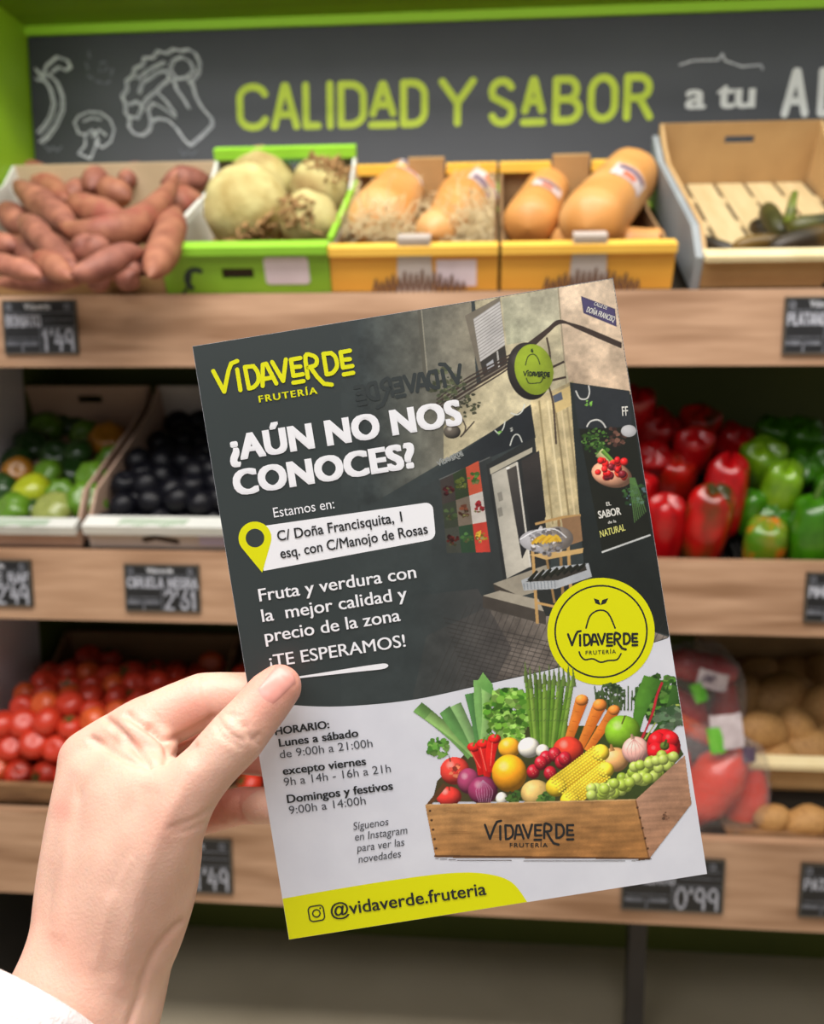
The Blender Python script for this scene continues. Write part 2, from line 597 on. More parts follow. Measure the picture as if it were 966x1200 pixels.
# ------------------------------------------------------------------ chalkboard price tags
def price_tag(x0, x1, y0, y1, name, price, shelf, label, px_cells=None):
    """px corner box of the whole tag as it hangs on the board"""
    a, b = aty(x0, y0, -.004), aty(x1, y1, -.004)
    w, h = b.x - a.x, a.z - b.z
    t = empty('price_tag', frame_xz(Vector((a.x, -.0005, b.z))))
    tag(t, label, 'price tag', 'chalkboard price tags')
    MB().box(0, w, 0, h, 0, .004).build('slate', mat('tag_slate', (30, 31, 34), .5, (24, 25, 28), 40), t)
    z = .0043
    fr = MB()
    e = .0022
    for (p, q, r, s_) in ((0, w, 0, e), (0, w, h - e, h), (0, e, 0, h), (w - e, w, 0, h)):
        fr.box(p, q, r, s_, 0, .005)
    fr.build('edge', mat('tag_edge', (92, 84, 74), .5), t)
    tx = MB()
    put_text(tx, 'Vidaverde', (w * .30, h * .82), (w * .66, h * .82), .03, height=h * .12, z=z, dz=2e-5)
    for cx in (.09, .88):
        ic = MB()
        ic.ribbon(arc(w * cx, h * .87, h * .045, h * .05, 0, 360, 12) + [(w * cx, h * .82), (w * (cx + .03), h * .84)], .0028, z)
        ic.build('icon', M_CHALK2, t)
    tx.build('header_lettering', M_CHALK, t)
    ln = MB()
    ln.ribbon([(w * .04, h * .77), (w * .96, h * .77)], .0016, z)
    ln.ribbon([(w * .50, h * .02), (w * .50, h * .50), (w * .97, h * .50)], .0018, z)
    ln.ribbon([(w * .05, h * .30), (w * .46, h * .30)], .0016, z)
    ln.ribbon([(w * .05, h * .20), (w * .20, h * .20)], .0065, z)
    ln.ribbon([(w * .29, h * .20), (w * .44, h * .20)], .0065, z)
    ln.ribbon([(w * .25, h * .05), (w * .25, h * .22)], .003, z)
    ln.ribbon([(w * .56, h * .64), (w * .96, h * .64)], .0016, z)
    ln.build('ruled_lines', M_CHALK2, t)
    nm = MB()
    wide = .46 if len(name) < 9 else .92
    letters(nm, name, w * .05, w * (.05 + wide), h * .52, h * .71, .0034, z=z)
    nm.build('chalk_name', mat('soft_chalk', (176, 178, 188), .8, (140, 142, 152), 200), t)
    pr = MB()
    letters(pr, price, w * .54, w * .95, h * .07, h * .45, .0044, z=z)
    pr.build('chalk_price', mat('price_chalk', (178, 180, 190), .8, (132, 134, 144), 260), t)
    return t


price_tag(2, 92, 352, 415, 'BONIATO', "1'49", 0, 'black chalk price tag reading 1\'49 on the top board below the sweet potatoes')
price_tag(921, 1012, 348, 415, 'PLATANO', "1'99", 0, 'black chalk price tag reading PLATANO on the top board at far right')
price_tag(-54, 39, 655, 711, 'TOMATE RAF', "2'49", 1, 'black chalk price tag reading 2\'49 at far left of the middle board')
price_tag(145, 235, 661, 718, 'CIRUELA NEGRA', "2'61", 1, 'black chalk price tag on the middle board below the dark plums')
price_tag(946, 1036, 671, 731, 'PIMIENTO', "1'99", 1, 'black chalk price tag cut by the right edge of the middle board')
price_tag(178, 273, 980, 1048, 'TOMATE', "1'49", 2, 'black chalk price tag half hidden behind the hand on the bottom board')
price_tag(730, 847, 1003, 1071, 'PIMIENTO', "0'99", 2, 'black chalk price tag reading 0\'99 under the lower right corner of the flyer')
price_tag(940, 1040, 1012, 1079, 'PATATA', "0'99", 2, 'black chalk price tag at far right of the bottom board below potatoes')


# ------------------------------------------------------------------ crates
class Crate:
    pass


def crate(name, label, cat, shelf, X0, X1, theta, L, hf, hb, hs, m, th=.005, y0=.028, lift=0.0, front_hole=None, back_hole=None,
          m_front=None, m_back=None, m_side=None, m_base=None, taper=0.0):
    W = X1 - X0
    M = Matrix.Translation(((X0 + X1) / 2, y0, ZS[shelf] + lift)) @ Matrix.Rotation(math.radians(theta), 4, 'X')
    e = empty(name, M)
    tag(e, label, cat)
    w = W / 2
    MB().box(-w, w, 0, L, 0, th).build('base_panel', m_base or m, e)
    MB().panel(-w, w, 0, hf, 0, th, front_hole).build('front_panel', m_front or m, e)
    MB().panel(-w, w, 0, hb, L - th, L, back_hole).build('back_panel', m_back or m, e)
    for sx in (-1, 1):
        xa, xb = (-w, -w + th) if sx < 0 else (w - th, w)
        mb = MB()
        poly = [(th, 0), (L - th, 0), (L - th, hb), (L - .06, max(hs, hb * .8)), (L - .12, hs), (.06, hs), (th, hf)]
        mb.prism(poly, xa, xb, Matrix(((0, 0, 1), (1, 0, 0), (0, 1, 0))).to_4x4())
        mb.build('side_panel', m_side or m, e)
    c = Crate()
    c.e, c.M, c.W, c.L, c.hf, c.hb, c.hs, c.th = e, M, W, L, hf, hb, hs, th
    c.n = (M.to_3x3() @ Vector((0, 0, 1))).normalized()
    return c


def pick(c, px, py, h):
    return on_plane(px, py, c.M @ Vector((0, 0, h)), c.n)


def lip(c, y, z, m, w=None, d=.016, t=.008, parent=None, name='folded_lip'):
    w = (w or c.W) / 2
    mb = MB()
    mb.box(-w, w, y - d / 2, y + d / 2, z - t / 2, z + t / 2)
    return mb.build(name, m, c.e)


def fx(px, shelf, y=.028):
    return aty(px, {0: 343, 1: 650, 2: 965}[shelf], y).x


# A sweet potatoes
cA = crate('cardboard_crate', 'open beige crate heaped with sweet potatoes at far left of the top shelf', 'crate', 0, XL + .004, fx(196, 0), 28, .41, .03, .10, .075,
           M_CARDW, m_base=M_CARDD, m_back=mat('beige_card', (204, 182, 150), .75, (192, 170, 138), 10), m_side=M_BOXWHITE, m_front=M_CARD)
pr = MB()
for k in range(9):
    pr.ribbon([(.012 + .03 * k + .1, .066), (.024 + .03 * k + .1, .078)], .005, -cA.W / 2 - .0006,
              Matrix(((0, 0, 1), (1, 0, 0), (0, 1, 0))).to_4x4())
    pr.ribbon([(.012 + .03 * k + .1, .066), (.024 + .03 * k + .1, .078)], .005, cA.W / 2 + .0006,
              Matrix(((0, 0, 1), (1, 0, 0), (0, 1, 0))).to_4x4())
pr.build('side_print', M_INKGREEN, cA.e)

# B celeriac box
cB = crate('green_box', 'green printed cardboard box holding celeriac on the top shelf', 'box', 0, fx(197, 0), fx(389, 0), 28, .38, .070, .118, .070,
           M_BOXWHITE, front_hole=(-.037, .012, .027, .043), back_hole=(-.035, .035, .082, .104), m_front=M_BOXGREEN,
           m_back=mat('grey_inner_card', (136, 128, 120), .7, (124, 114, 104), 12), m_base=M_CARDD)
MB().box(-.045, .020, .0055, .007, .020, .050).build('hole_shade_card', M_HOLE, cB.e)  # dark sheet standing in for the shade inside the handle hole
lip(cB, .003, .073, M_BOXGREENLIT, d=.028, t=.012)
lip(cB, cB.L - .012, .122, M_BOXGREENLIT, d=.020, t=.018)
for sx in (-1, 1):
    MB().box(sx * cB.W / 2 - .004, sx * cB.W / 2 + .004, .03, cB.L - .03, .070, .079).build('side_lip', M_BOXWHITE if sx < 0 else M_BOXGREENLIT, cB.e)
FZ = Matrix(((1, 0, 0, 0), (0, 0, -1, 0), (0, 1, 0, 0), (0, 0, 0, 1)))
mb = MB()
mb.prism([(.030 + .006 * math.cos(a) if False else x, z) for x, z in
          arc(.036, .054, .006, .006, 180, 90, 4) + arc(.092, .054, .006, .006, 90, 0, 4) + arc(.092, .024, .006, .006, 0, -90, 4) + arc(.036, .024, .006, .006, -90, -180, 4)],
         0.0, .0012, FZ)
mb.build('paper_label', M_STICK, cB.e)
mb = MB()
mb.ribbon(arc(-.078, .026, .016, .016, 60, 230, 14), .008, .0008, FZ)
mb.ribbon([(-.104, .004), (-.092, .018), (-.086, .034)], .004, .0008, FZ)
mb.build('front_print', M_INK, cB.e)
mb = MB()
for k in range(10):
    mb.ribbon([(cB.W / 2 * 0 - .035 + .008 * k, .106), (-.035 + .008 * k + .003, .114)], .003, -cB.L + .022 + .0006, FZ)
mb.build('lip_print', M_INKGREEN, cB.e)
mb = MB()
for k in range(22):
    y = .05 + .014 * k
    mb.ribbon([(y, .030 + .012 * math.sin(k * 2.1)), (y + .010, .052 + .010 * math.cos(k * 1.7))], .006, -cB.W / 2 - .0006,
              Matrix(((0, 0, 1), (1, 0, 0), (0, 1, 0))).to_4x4())
mb.build('side_print', M_INKGREEN, cB.e)


# C, D squash boxes
def yellow_box(px0, px1, label):
    c = crate('yellow_box', label, 'box', 0, fx(px0, 0), fx(px1, 0), 25, .36, .064, .105, .058, M_CARDD, m_front=M_BOXYEL, m_base=M_CARDD, m_side=M_CARDD,
              m_back=M_CARDD)
    lip(c, .004, .067, M_LIPYELLIT, d=.026, t=.012)
    w = c.W / 2
    for sx in (-1, 1):
        MB().box(min(sx * w, sx * .036), max(sx * w, sx * .036), c.L - .016, c.L - .001, .102, .118).build('back_flap', M_LIPYELLIT, c.e)
    MB().box(-.032, .032, c.L - .014, c.L + .002, .03, .128).build('back_tab', M_CARD, c.e)
    mb = MB()
    mb.prism([(-.026, .0), (.030, .0), (.026, .080), (-.022, .080)], .0, .003, FZ)
    mb.prism([(-.022, .072), (.026, .072), (.026, .085), (-.022, .085)], -.02, .003, FZ)
    mb.build('grey_tab', M_GREYCARD, c.e)
    mb = MB()
    for k in range(16):
        x = -.062 + .0088 * k
        h = .020 + .014 * math.sin(PI * k / 15) + .004 * math.cos(k * 2.4)
        mb.ribbon([(x, .006), (x + .005, h), (x + .007, .008)], .0032, .0036, FZ)
    mb.build('front_print', M_INKBROWN, c.e)
    return c


cC = yellow_box(390, 583, 'yellow cardboard box with straw wrapped squash next to the green box')
MB().prism([(.034, .012), (.094, .012), (.094, .052), (.034, .052)], 0, .0012, FZ).build('paper_label', M_STICK, cC.e)
cD = yellow_box(587, 786, 'yellow cardboard box of butternut squash left of the large brown crate')

# E plantain crate
xe0 = fx(822, 0)
cE = crate('cardboard_crate', 'large brown cardboard crate nearly empty with dark plantains at top right', 'crate', 0, xe0 - .004, xe0 + .285, 30, .47, .050, .118, .080,
           M_CARD, m_base=M_HOLE, th=.006, back_hole=(-.025, .028, .082, .095), m_side=mat('light_brown_card', (196, 160, 112), .75, (184, 148, 100), 12), m_back=M_CARD)  # base coloured dark to stand in for shade between the slats
lip(cE, .004, .053, M_CARDW, d=.03, t=.008)
for k in range(5):
    MB().box(-cE.W / 2 + .008 + k * .0545, -cE.W / 2 + .055 + k * .0545, .008, cE.L - .008, .006, .011).build('slat', M_PLY, cE.e)
for k in range(3):
    MB().box(-cE.W / 2 + .008, cE.W / 2 - .008, .12 + .12 * k, .15 + .12 * k, .005, .009).build('cross_slat', M_PLY, cE.e)
mb = MB()
mb.prism([(.0, .0), (.44, .0), (.46, .10), (.38, .078), (.06, .078), (.0, .052)], -cE.W / 2 - .012, -cE.W / 2 - .001,
         Matrix(((0, 0, 1), (1, 0, 0), (0, 1, 0))).to_4x4())
mb.build('outer_sleeve', M_GREYSIDE, cE.e)
MB().panel(.03, .11, .0, .012, -.001, .001).build('slot_shade_patch', M_HOLE, cE.e)  # dark patch standing in for the shade of a slot

# shelf 2
cF = crate('white_edged_crate', 'pale card crate of ribbed green tomatoes at the left end of the middle shelf', 'crate', 1, fx(-88, 1), fx(98, 1), 26, .40, .036, .10, .075,
           mat('pinkish_card', (188, 158, 138), .7, (176, 146, 126), 10), back_hole=(-.015, .035, .064, .080))
lip(cF, .004, .040, M_BOXWHITE, d=.026, t=.016)
cG = crate('white_edged_crate', 'pale card crate of dark plums between the green tomatoes and the flyer', 'crate', 1, fx(108, 1), fx(296, 1), 26, .40, .040, .10, .075,
           mat('greyish_card', (196, 186, 178), .7, (182, 170, 162), 10), m_side=mat('pinkish_card', (188, 158, 138), .7))
lip(cG, .004, .044, M_BOXWHITE, d=.030, t=.016)
for c, x0 in ((cF, -.02), (cG, -.075)):
    mb = MB()
    for k in range(16):
        mb.ribbon([(x0 + .007 * k, -.006 + .003 * math.sin(k)), (x0 + .007 * k + .005, .010)], .0026, .0525 if c is cG else .0485)
    mb.build('rim_print', M_INKGREEN, c.e)
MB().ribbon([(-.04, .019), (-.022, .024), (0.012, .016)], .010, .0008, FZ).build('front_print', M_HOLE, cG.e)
MB().prism([(.05, .010), (.10, .010), (.10, .030), (.05, .030)], 0, .001, FZ).build('paper_label', mat('lilac_label', (176, 168, 190), .6), cG.e)
pbx0, pbx1 = fx(690, 1), fx(880, 1)
cH = crate('black_tray', 'black plastic tray holding red bell peppers on the middle shelf', 'tray', 1, pbx0, pbx1, 26, .40, .012, .06, .03, M_BLACK, lift=-.072)
cI = crate('black_tray', 'black plastic tray holding green bell peppers on the middle shelf', 'tray', 1, pbx1 + .004, pbx1 + .30, 26, .40, .012, .06, .03, M_BLACK, lift=-.072)

# shelf 3
cJ = crate('wooden_crate', 'rough wooden crate of tomatoes behind the hand on the bottom shelf', 'crate', 2, XL + .02, fx(212, 2), 14, .42, .040, .10, .06, M_CRATEW, th=.010,
           m_back=M_CARDD)
cK = crate('wooden_crate', 'second wooden tomato crate mostly hidden behind the flyer', 'crate', 2, fx(222, 2), fx(470, 2), 14, .42, .040, .09, .06, M_CRATEW, th=.010)
cL = crate('cardboard_crate', 'brown cardboard crate of potatoes with cream rim at lower right', 'crate', 2, fx(878, 2), fx(878, 2) + .36, 12, .36, .048, .10, .07, M_CARD,
           y0=.085, lift=.050, th=.006)
lip(cL, .003, .052, M_CARDW, d=.028, t=.009)

riser = MB().prism([(.10, .530), (.10, .588), (.44, .660), (.44, .60)], fx(885, 2), fx(878, 2) + .35, Matrix(((0, 0, 1), (1, 0, 0), (0, 1, 0))).to_4x4())
tag(riser.build('crate_riser', M_DECK), 'dark stepped riser under the potato crate at lower right', 'riser')

riser = MB().prism([(.024, .90), (.024, .985), (.40, 1.166), (.40, 1.07)], XL + .004, fx(296, 1), Matrix(((0, 0, 1), (1, 0, 0), (0, 1, 0))).to_4x4())
tag(riser.build('crate_riser', M_DECK), 'dark sloping riser under the crates of green tomatoes and plums', 'riser')

# ------------------------------------------------------------------ produce
def vmesh(name, vs, fs):
    me = bpy.data.meshes.new(name)
    me.from_pydata([tuple(p) for p in vs], [], fs)
    me.update()
    me.polygons.foreach_set('use_smooth', [True] * len(me.polygons))
    return me


def lathe(fn, nu=20, nv=14, cap=True):
    """fn(u 0..1 along, phi) -> Vector"""
    vs, fs = [], []
    for i in range(nv + 1):
        for k in range(nu):
            vs.append(fn(i / nv, 2 * PI * k / nu))
    for i in range(nv):
        for k in range(nu):
            k2 = (k + 1) % nu
            fs.append((i * nu + k, i * nu + k2, (i + 1) * nu + k2, (i + 1) * nu + k))
    fs.append(tuple(range(nu - 1, -1, -1)))
    fs.append(tuple(nv * nu + k for k in range(nu)))
    return vs, fs


def put(o, loc, zdir=None, spin=0.0, s=1.0):
    zd = Vector(zdir or (0, 0, 1)).normalized()
    q = Vector((0, 0, 1)).rotation_difference(zd).to_matrix().to_4x4()
    sc = Matrix.Diagonal((*(s if isinstance(s, (tuple, list)) else (s, s, s)), 1))
    o.matrix_world = Matrix.Translation(loc) @ q @ Matrix.Rotation(spin, 4, 'Z') @ sc


random.seed(7)
M_SWEET = mat('sweet_potato_skin', (156, 98, 82), .6, (120, 68, 56), 38, third=(178, 116, 94), third_scale=24, bump=.5)
M_SWEET2 = mat('pale_sweet_potato_skin', (170, 112, 86), .6, (138, 82, 62), 38, third=(150, 80, 66), third_scale=24, bump=.5)


def sweet(ax, ay, bx, by, w, label, h=.075, hb=None, bend=0.0, pale=False, mid=None):
    a = pick(cA, ax, ay, h)
    b = pick(cA, bx, by, h if hb is None else hb)
    m_ = (a + b) / 2
    if mid:
        m_ = pick(cA, mid[0], mid[1], h)
    r = w * 1.04 / 2 * (m_ - CAM).length / 1000
    n = 14
    sd = random.random() * 50
    pts, rad = [], []
    for i in range(n + 1):
        t = i / n
        p = a * (1 - t) ** 2 + (2 * m_ - (a + b) / 2) * 2 * t * (1 - t) + b * t ** 2
        wob = Vector((mnoise.noise((sd, t * 2, 0)), mnoise.noise((sd, t * 2, 9)), mnoise.noise((sd, t * 2, 20)))) * r * .35
        pts.append(p + wob)
        prof = max(.06, (1 - abs(2 * t - 1) ** 2.4) ** .75)
        rad.append(r * prof * (1 + .22 * mnoise.noise((sd + 7, t * 3, 3))))
    o0 = m_
    mb = MB().tube([p - o0 for p in pts], rad, 14)
    vs = []
    for v in mb.v:
        v = Vector(v)
        vs.append(v * 1.0 + v.normalized() * r * .10 * mnoise.noise(v * 45 + Vector((sd, 0, 0))))
    me = vmesh('sweet_potato', vs, mb.f)
    o = link('sweet_potato', me, M_SWEET2 if pale else M_SWEET)
    o.location = o0
    tag(o, label, 'sweet potato', 'sweet potatoes in the beige crate')


SP = [
    (16, 212, 90, 275, 27, 'long pinkish sweet potato slanting down right near the crate\'s upper left corner', .085, None, False),
    (22, 250, 86, 316, 29, 'long sweet potato slanting down right below the pinkish one on the left', .095, None, False),
    (68, 262, 212, 206, 34, 'largest curved sweet potato crossing the middle of the crate up to the right', .10, (150, 268), True),
    (78, 238, 150, 256, 32, 'thick sweet potato behind the largest curved one left of centre', .085, None, True),
    (86, 290, 128, 293, 32, 'short plump sweet potato in the centre of the heap', .10, None, False),
    (209, 240, 178, 326, 36, 'thick tan sweet potato standing upright against the green box', .085, None, True),
    (170, 294, 82, 322, 28, 'sweet potato lying across the lower centre up to the right', .10, None, False),
    (-12, 306, 48, 324, 25, 'pale pink sweet potato pointing right at the lower left edge', .085, None, False),
    (40, 298, 86, 326, 26, 'tapering sweet potato at lower left beside the pale pink one', .09, None, True),
    (-10, 332, 96, 331, 18, 'thin reddish sweet potato lying along the front edge', .045, None, False),
    (146, 216, 166, 194, 26, 'dark ended sweet potato sticking up at the top centre', .07, None, False),
    (108, 222, 122, 202, 24, 'sweet potato with shaded round end at the top left of centre', .07, None, False),
    (120, 222, 150, 232, 28, 'brownish sweet potato under the dark ended one at top', .06, None, True),
    (78, 232, 112, 214, 24, 'small sweet potato at the back left of centre', .055, None, False),
    (188, 216, 246, 208, 26, 'sweet potato at the back right pointing to the green box', .075, None, False),
    (184, 240, 238, 234, 32, 'rounded sweet potato in the back right corner below another', .075, None, True),
    (26, 196, 78, 236, 28, 'brown sweet potato lying along the back left corner', .06, None, True),
    (-14, 280, 22, 294, 26, 'dark sweet potato end at the left edge of the photo', .06, None, False),
    (16, 282, 46, 306, 24, 'small sweet potato wedged at left under the slanting pair', .055, None, False),
    (130, 296, 174, 266, 24, 'sweet potato half hidden under the largest one on its right', .07, None, True),
    (138, 326, 164, 330, 24, 'stubby sweet potato at the front edge near the green box', .05, None, False),
    (100, 324, 128, 330, 24, 'small sweet potato at the centre of the front edge', .05, None, False),
    (112, 312, 166, 318, 26, 'shaded sweet potato low in the heap right of centre', .05, None, False),
    (58, 318, 112, 308, 26, 'sweet potato buried in the gap between the tapering and the crossing ones', .035, None, False),
    (120, 308, 178, 300, 26, 'sweet potato buried under the one lying across the lower centre', .035, None, True),
    (150, 318, 196, 296, 26, 'sweet potato buried beside the upright tan one', .03, None, False),
    (60, 276, 108, 300, 26, 'sweet potato buried left of the short plump one', .045, None, False),
    (150, 282, 190, 262, 26, 'sweet potato buried between the largest curved one and the upright one', .045, None, False),
    (0, 322, 60, 312, 26, 'sweet potato buried low at the left front', .035, None, True),
    (2, 246, 34, 268, 26, 'dark sweet potato in the upper left corner by the green wall', .05, None, False),
]
for (a, b, c, d, w, lb, h, mid, pale) in SP:
    sweet(a, b, c, d, w, lb, h, mid=mid, pale=pale)

# --- celeriac
M_CEL = mat('celeriac_skin', (206, 196, 136), .8, (172, 152, 92), 26, detail=6, third=(150, 120, 70), third_scale=9, bump=.8, bump_scale=60)
M_ROOT = mat('celeriac_root', (176, 140, 92), .8, (140, 104, 62), 40)


def celeriac(px, py, rpx, h, label, roots, sq=.94):
    p = pick(cB, px, py, h)
    r = rpx * (p - CAM).length / 1000
    sd = random.random() * 90

    def fn(u, ph):
        a = PI * u
        n = Vector((math.sin(a) * math.cos(ph), math.sin(a) * math.sin(ph), -math.cos(a)))
        k = 1 + .06 * mnoise.noise(n * 2.2 + Vector((sd, 0, 0))) + .025 * mnoise.noise(n * 7 + Vector((sd, 3, 0)))
        return n * r * k * Vector((1, 1, sq)).length / Vector((1, 1, 1)).length
    vs, fs = lathe(fn, 30, 22)
    o = link('celeriac', vmesh('celeriac', vs, fs), M_CEL)
    o.location = p
    tag(o, label, 'celeriac', 'celeriac in the green box')
    mb = MB()
    rnd = random.Random(int(sd * 100))
    d0 = Vector(roots).normalized()
    for k in range(46):
        d = (d0 + Vector((rnd.uniform(-1, 1), rnd.uniform(-1, 1), rnd.uniform(-1, 1))) * .55).normalized()
        q = d * r * .97
        pts = [q]
        side = Vector((rnd.uniform(-1, 1), rnd.uniform(-1, 1), rnd.uniform(-1, 1)))
        for j in range(4):
            q = q + (d * .3 + side * .7 + Vector((rnd.uniform(-1, 1), rnd.uniform(-1, 1), rnd.uniform(-1, 1))) * .8).normalized() * r * .11
            q = q.normalized() * max(q.length, r * 1.0)
            pts.append(q)
        mb.tube(pts, [r * .045, r * .05, r * .045, r * .03, r * .012], 6)
    mb.build('roots', M_ROOT, o, True)
    return o


celeriac(290, 246, 48, .088, 'largest pale celeriac at the front left of the green box', (.5, -.5, -.9))
celeriac(308, 216, 38, .066, 'celeriac tucked behind the largest pale one', (0, .6, -.8))
celeriac(375, 222, 33, .070, 'celeriac with brown rooty top at the back right of the green box', (.4, -.7, .6))
celeriac(362, 259, 33, .078, 'small celeriac with brown roots at the front right of the green box', (-.3, -.9, .1))

# --- squash
M_SQ = mat('squash_skin', (218, 156, 88), .46, (206, 142, 74), 10, detail=2, third=(228, 174, 112), third_scale=7, coat=.08)
M_STK = mat('white_fruit_label', (222, 206, 206), .4)
M_STKR = mat('orange_label_print', (214, 96, 40), .4)
M_STKD = mat('violet_label_print', (120, 96, 120), .4)


def squash(c, neck, body, wn, wb, h, hn, label, sticker=.5, stick_len=.3):
    a, b = pick(c, neck[0], neck[1], hn), pick(c, body[0], body[1], h)
    axis = (a - b)
    Ln = axis.length
    rn, rb = wn / 2 * (a - CAM).length / 1000, wb / 2 * (b - CAM).length / 1000
    # along u: 0 = blossom end (below body), 1 = neck end
    tot = Ln + rb * .9 + rn * .55

    def prof(u):
        z = -rb * .9 + u * tot
        t = max(0, min(1, (z + rb * .1) / max(Ln * .85, .01)))
        s = t * t * (3 - 2 * t)
        r = rb * (1 - s) + rn * s
        e0 = z + rb * .9
        if e0 < rb * .9:
            r *= math.sqrt(max(0, 1 - (1 - e0 / (rb * .9)) ** 2))
        e1 = tot - e0
        if e1 < rn * .6:
            r *= math.sqrt(max(0.0, 1 - (1 - e1 / (rn * .6)) ** 2))
        return z, max(r, .001)
    sd = random.random() * 40

    def fn(u, ph, off=0.0):
        z, r = prof(u)
        r = r * (1 + .02 * math.cos(5 * ph + sd)) + off
        return Vector((r * math.cos(ph), r * math.sin(ph), z))
    vs, fs = lathe(fn, 26, 26)
    o = link('butternut_squash', vmesh('squash', vs, fs), M_SQ)
    zd = axis.normalized()
    q = Vector((0, 0, 1)).rotation_difference(zd).to_matrix().to_4x4()
    o.matrix_world = Matrix.Translation(b) @ q
    tag(o, label, 'squash', 'squash in the yellow boxes')
    if sticker:
        inv = o.matrix_world.inverted()
        cdir = (inv @ CAM)
        ph0 = math.atan2(cdir.y, cdir.x)
        parts = []
        for (nm, m, du0, du1, dp0, dp1, off) in (('paper_label', M_STK, -.10, .12, -.62, .62, .0012), ('label_print', M_STKD, .03, .10, -.5, .5, .0018),
                                                 ('label_print', M_STKR, -.07, .0, -.25, .2, .0018)):
            mb = MB()
            nu, nv = 10, 6
            g = []
            for i in range(nv + 1):
                for k in range(nu + 1):
                    g.append(fn(sticker + du0 * stick_len * 3 + (du1 - du0) * stick_len * 3 * i / nv, ph0 + dp0 + (dp1 - dp0) * k / nu, off))
            fs2 = [(i * (nu + 1) + k, i * (nu + 1) + k + 1, (i + 1) * (nu + 1) + k + 1, (i + 1) * (nu + 1) + k) for i in range(nv) for k in range(nu)]
            mb.add(g, fs2)
            parts.append(mb.build(nm, m, o, True))
    return o


squash(cC, (472, 218), (446, 258), 54, 74, .070, .070, 'left straw wrapped butternut squash with a label at its top end', .80, .3)
squash(cC, (508, 272), (550, 234), 44, 66, .062, .078, 'right straw wrapped butternut squash pointing down left', .24, .3)
squash(cD, (642, 220), (622, 260), 46, 60, .070, .070, 'smaller butternut squash with an oval label at the left of its yellow box', .42, .3)
squash(cD, (738, 208), (694, 258), 60, 72, .085, .085, 'long butternut squash leaning up right across the yellow box', .46, .3)
squash(cD, (704, 274), (664, 283), 34, 36, .050, .046, 'butternut squash mostly hidden under the long leaning one', .30, .25)
squash(cD, (770, 286), (734, 288), 34, 40, .036, .036, 'butternut squash just showing above the right front rim of its box', None)

# --- straw in box C
rnd = random.Random(3)
M_STRAW = mat('wood_wool', (222, 206, 166), .7, (204, 184, 140), 30)
mb = MB()
for (cx, cy, n, sx, sy, h) in ((414, 258, 110, 13, 18, .06), (448, 270, 130, 34, 12, .088), (560, 258, 170, 20, 24, .082), (530, 276, 90, 40, 7, .072), (505, 235, 40, 8, 18, .06), (574, 236, 50, 7, 22, .07)):
    for k in range(n):
        qx, qy = cx + rnd.gauss(0, sx * .6), min(cy + rnd.gauss(0, sy * .6), 280)
        p = pick(cC, qx, qy, h + rnd.uniform(-.02, .008))
        p.y = max(p.y, .045)
        p.x = min(max(p.x, cC.M.translation.x - cC.W / 2 + .008), cC.M.translation.x + cC.W / 2 - .008)
        d = Vector((rnd.uniform(-1, 1), rnd.uniform(-1, 1), rnd.uniform(-.6, .9)))
        pts = [p]
        for j in range(6):
            d = (d + Vector((rnd.uniform(-1, 1), rnd.uniform(-1, 1), rnd.uniform(-1, 1))) * .7).normalized()
            p = p + d * .011
            p.y = max(p.y, .034)
            p.x = min(max(p.x, cC.M.translation.x - cC.W / 2 + .008), cC.M.translation.x + cC.W / 2 - .008)
            pts.append(p)
        mb.tube(pts, .0008, 4)
st = mb.build('wood_wool', M_STRAW)
tag(st, 'tangled pale wood wool around the squash in the left yellow box', 'straw', kind='stuff')

# --- plantains in crate E
M_PLD = mat('overripe_plantain_skin', (26, 20, 14), .42, (50, 38, 20), 9, detail=3, third=(126, 96, 32), third_scale=5)
M_PLG = mat('green_plantain_skin', (84, 84, 28), .42, (30, 26, 16), 12, detail=3, third=(120, 126, 40), third_scale=6)


def plantain(pts_px, w, h, label, green=False, stem=None):
    P = [pick(cE, x, y, hh) for (x, y), hh in zip(pts_px, h)]
    # quadratic-ish curve through the picked points
    n = 16
    c = P[len(P) // 2]
    pts, rad = [], []
    r = w * 1.22 / 2 * (c - CAM).length / 1000
    a, b = P[0], P[-1]
    m_ = 2 * c - (a + b) / 2
    for i in range(n + 1):
        t = i / n
        pts.append(a * (1 - t) ** 2 + m_ * 2 * t * (1 - t) + b * t * t - c)
        rad.append(r * max(.16, (1 - abs(2 * t - 1) ** 3) ** .6))
    o = MB().tube(pts, rad, 6).build('plantain', M_PLG if green else M_PLD, None, True)
    o.location = c
    md = o.modifiers.new('smooth', 'SUBSURF')
    md.levels = md.render_levels = 1
    tag(o, label, 'plantain', 'plantains in the brown crate')
    if stem:
        q = pick(cE, stem[0], stem[1], stem[2])
        b0 = pts[-1]
        e = q - c
        MB().tube([b0 * .96, (b0 + e) / 2 + Vector((0, 0, .004)), e], [r * .5, r * .32, r * .24], 8).build('stem', mat('green_stem', (120, 134, 40), .5, (80, 84, 30), 60), o, True)
    return o


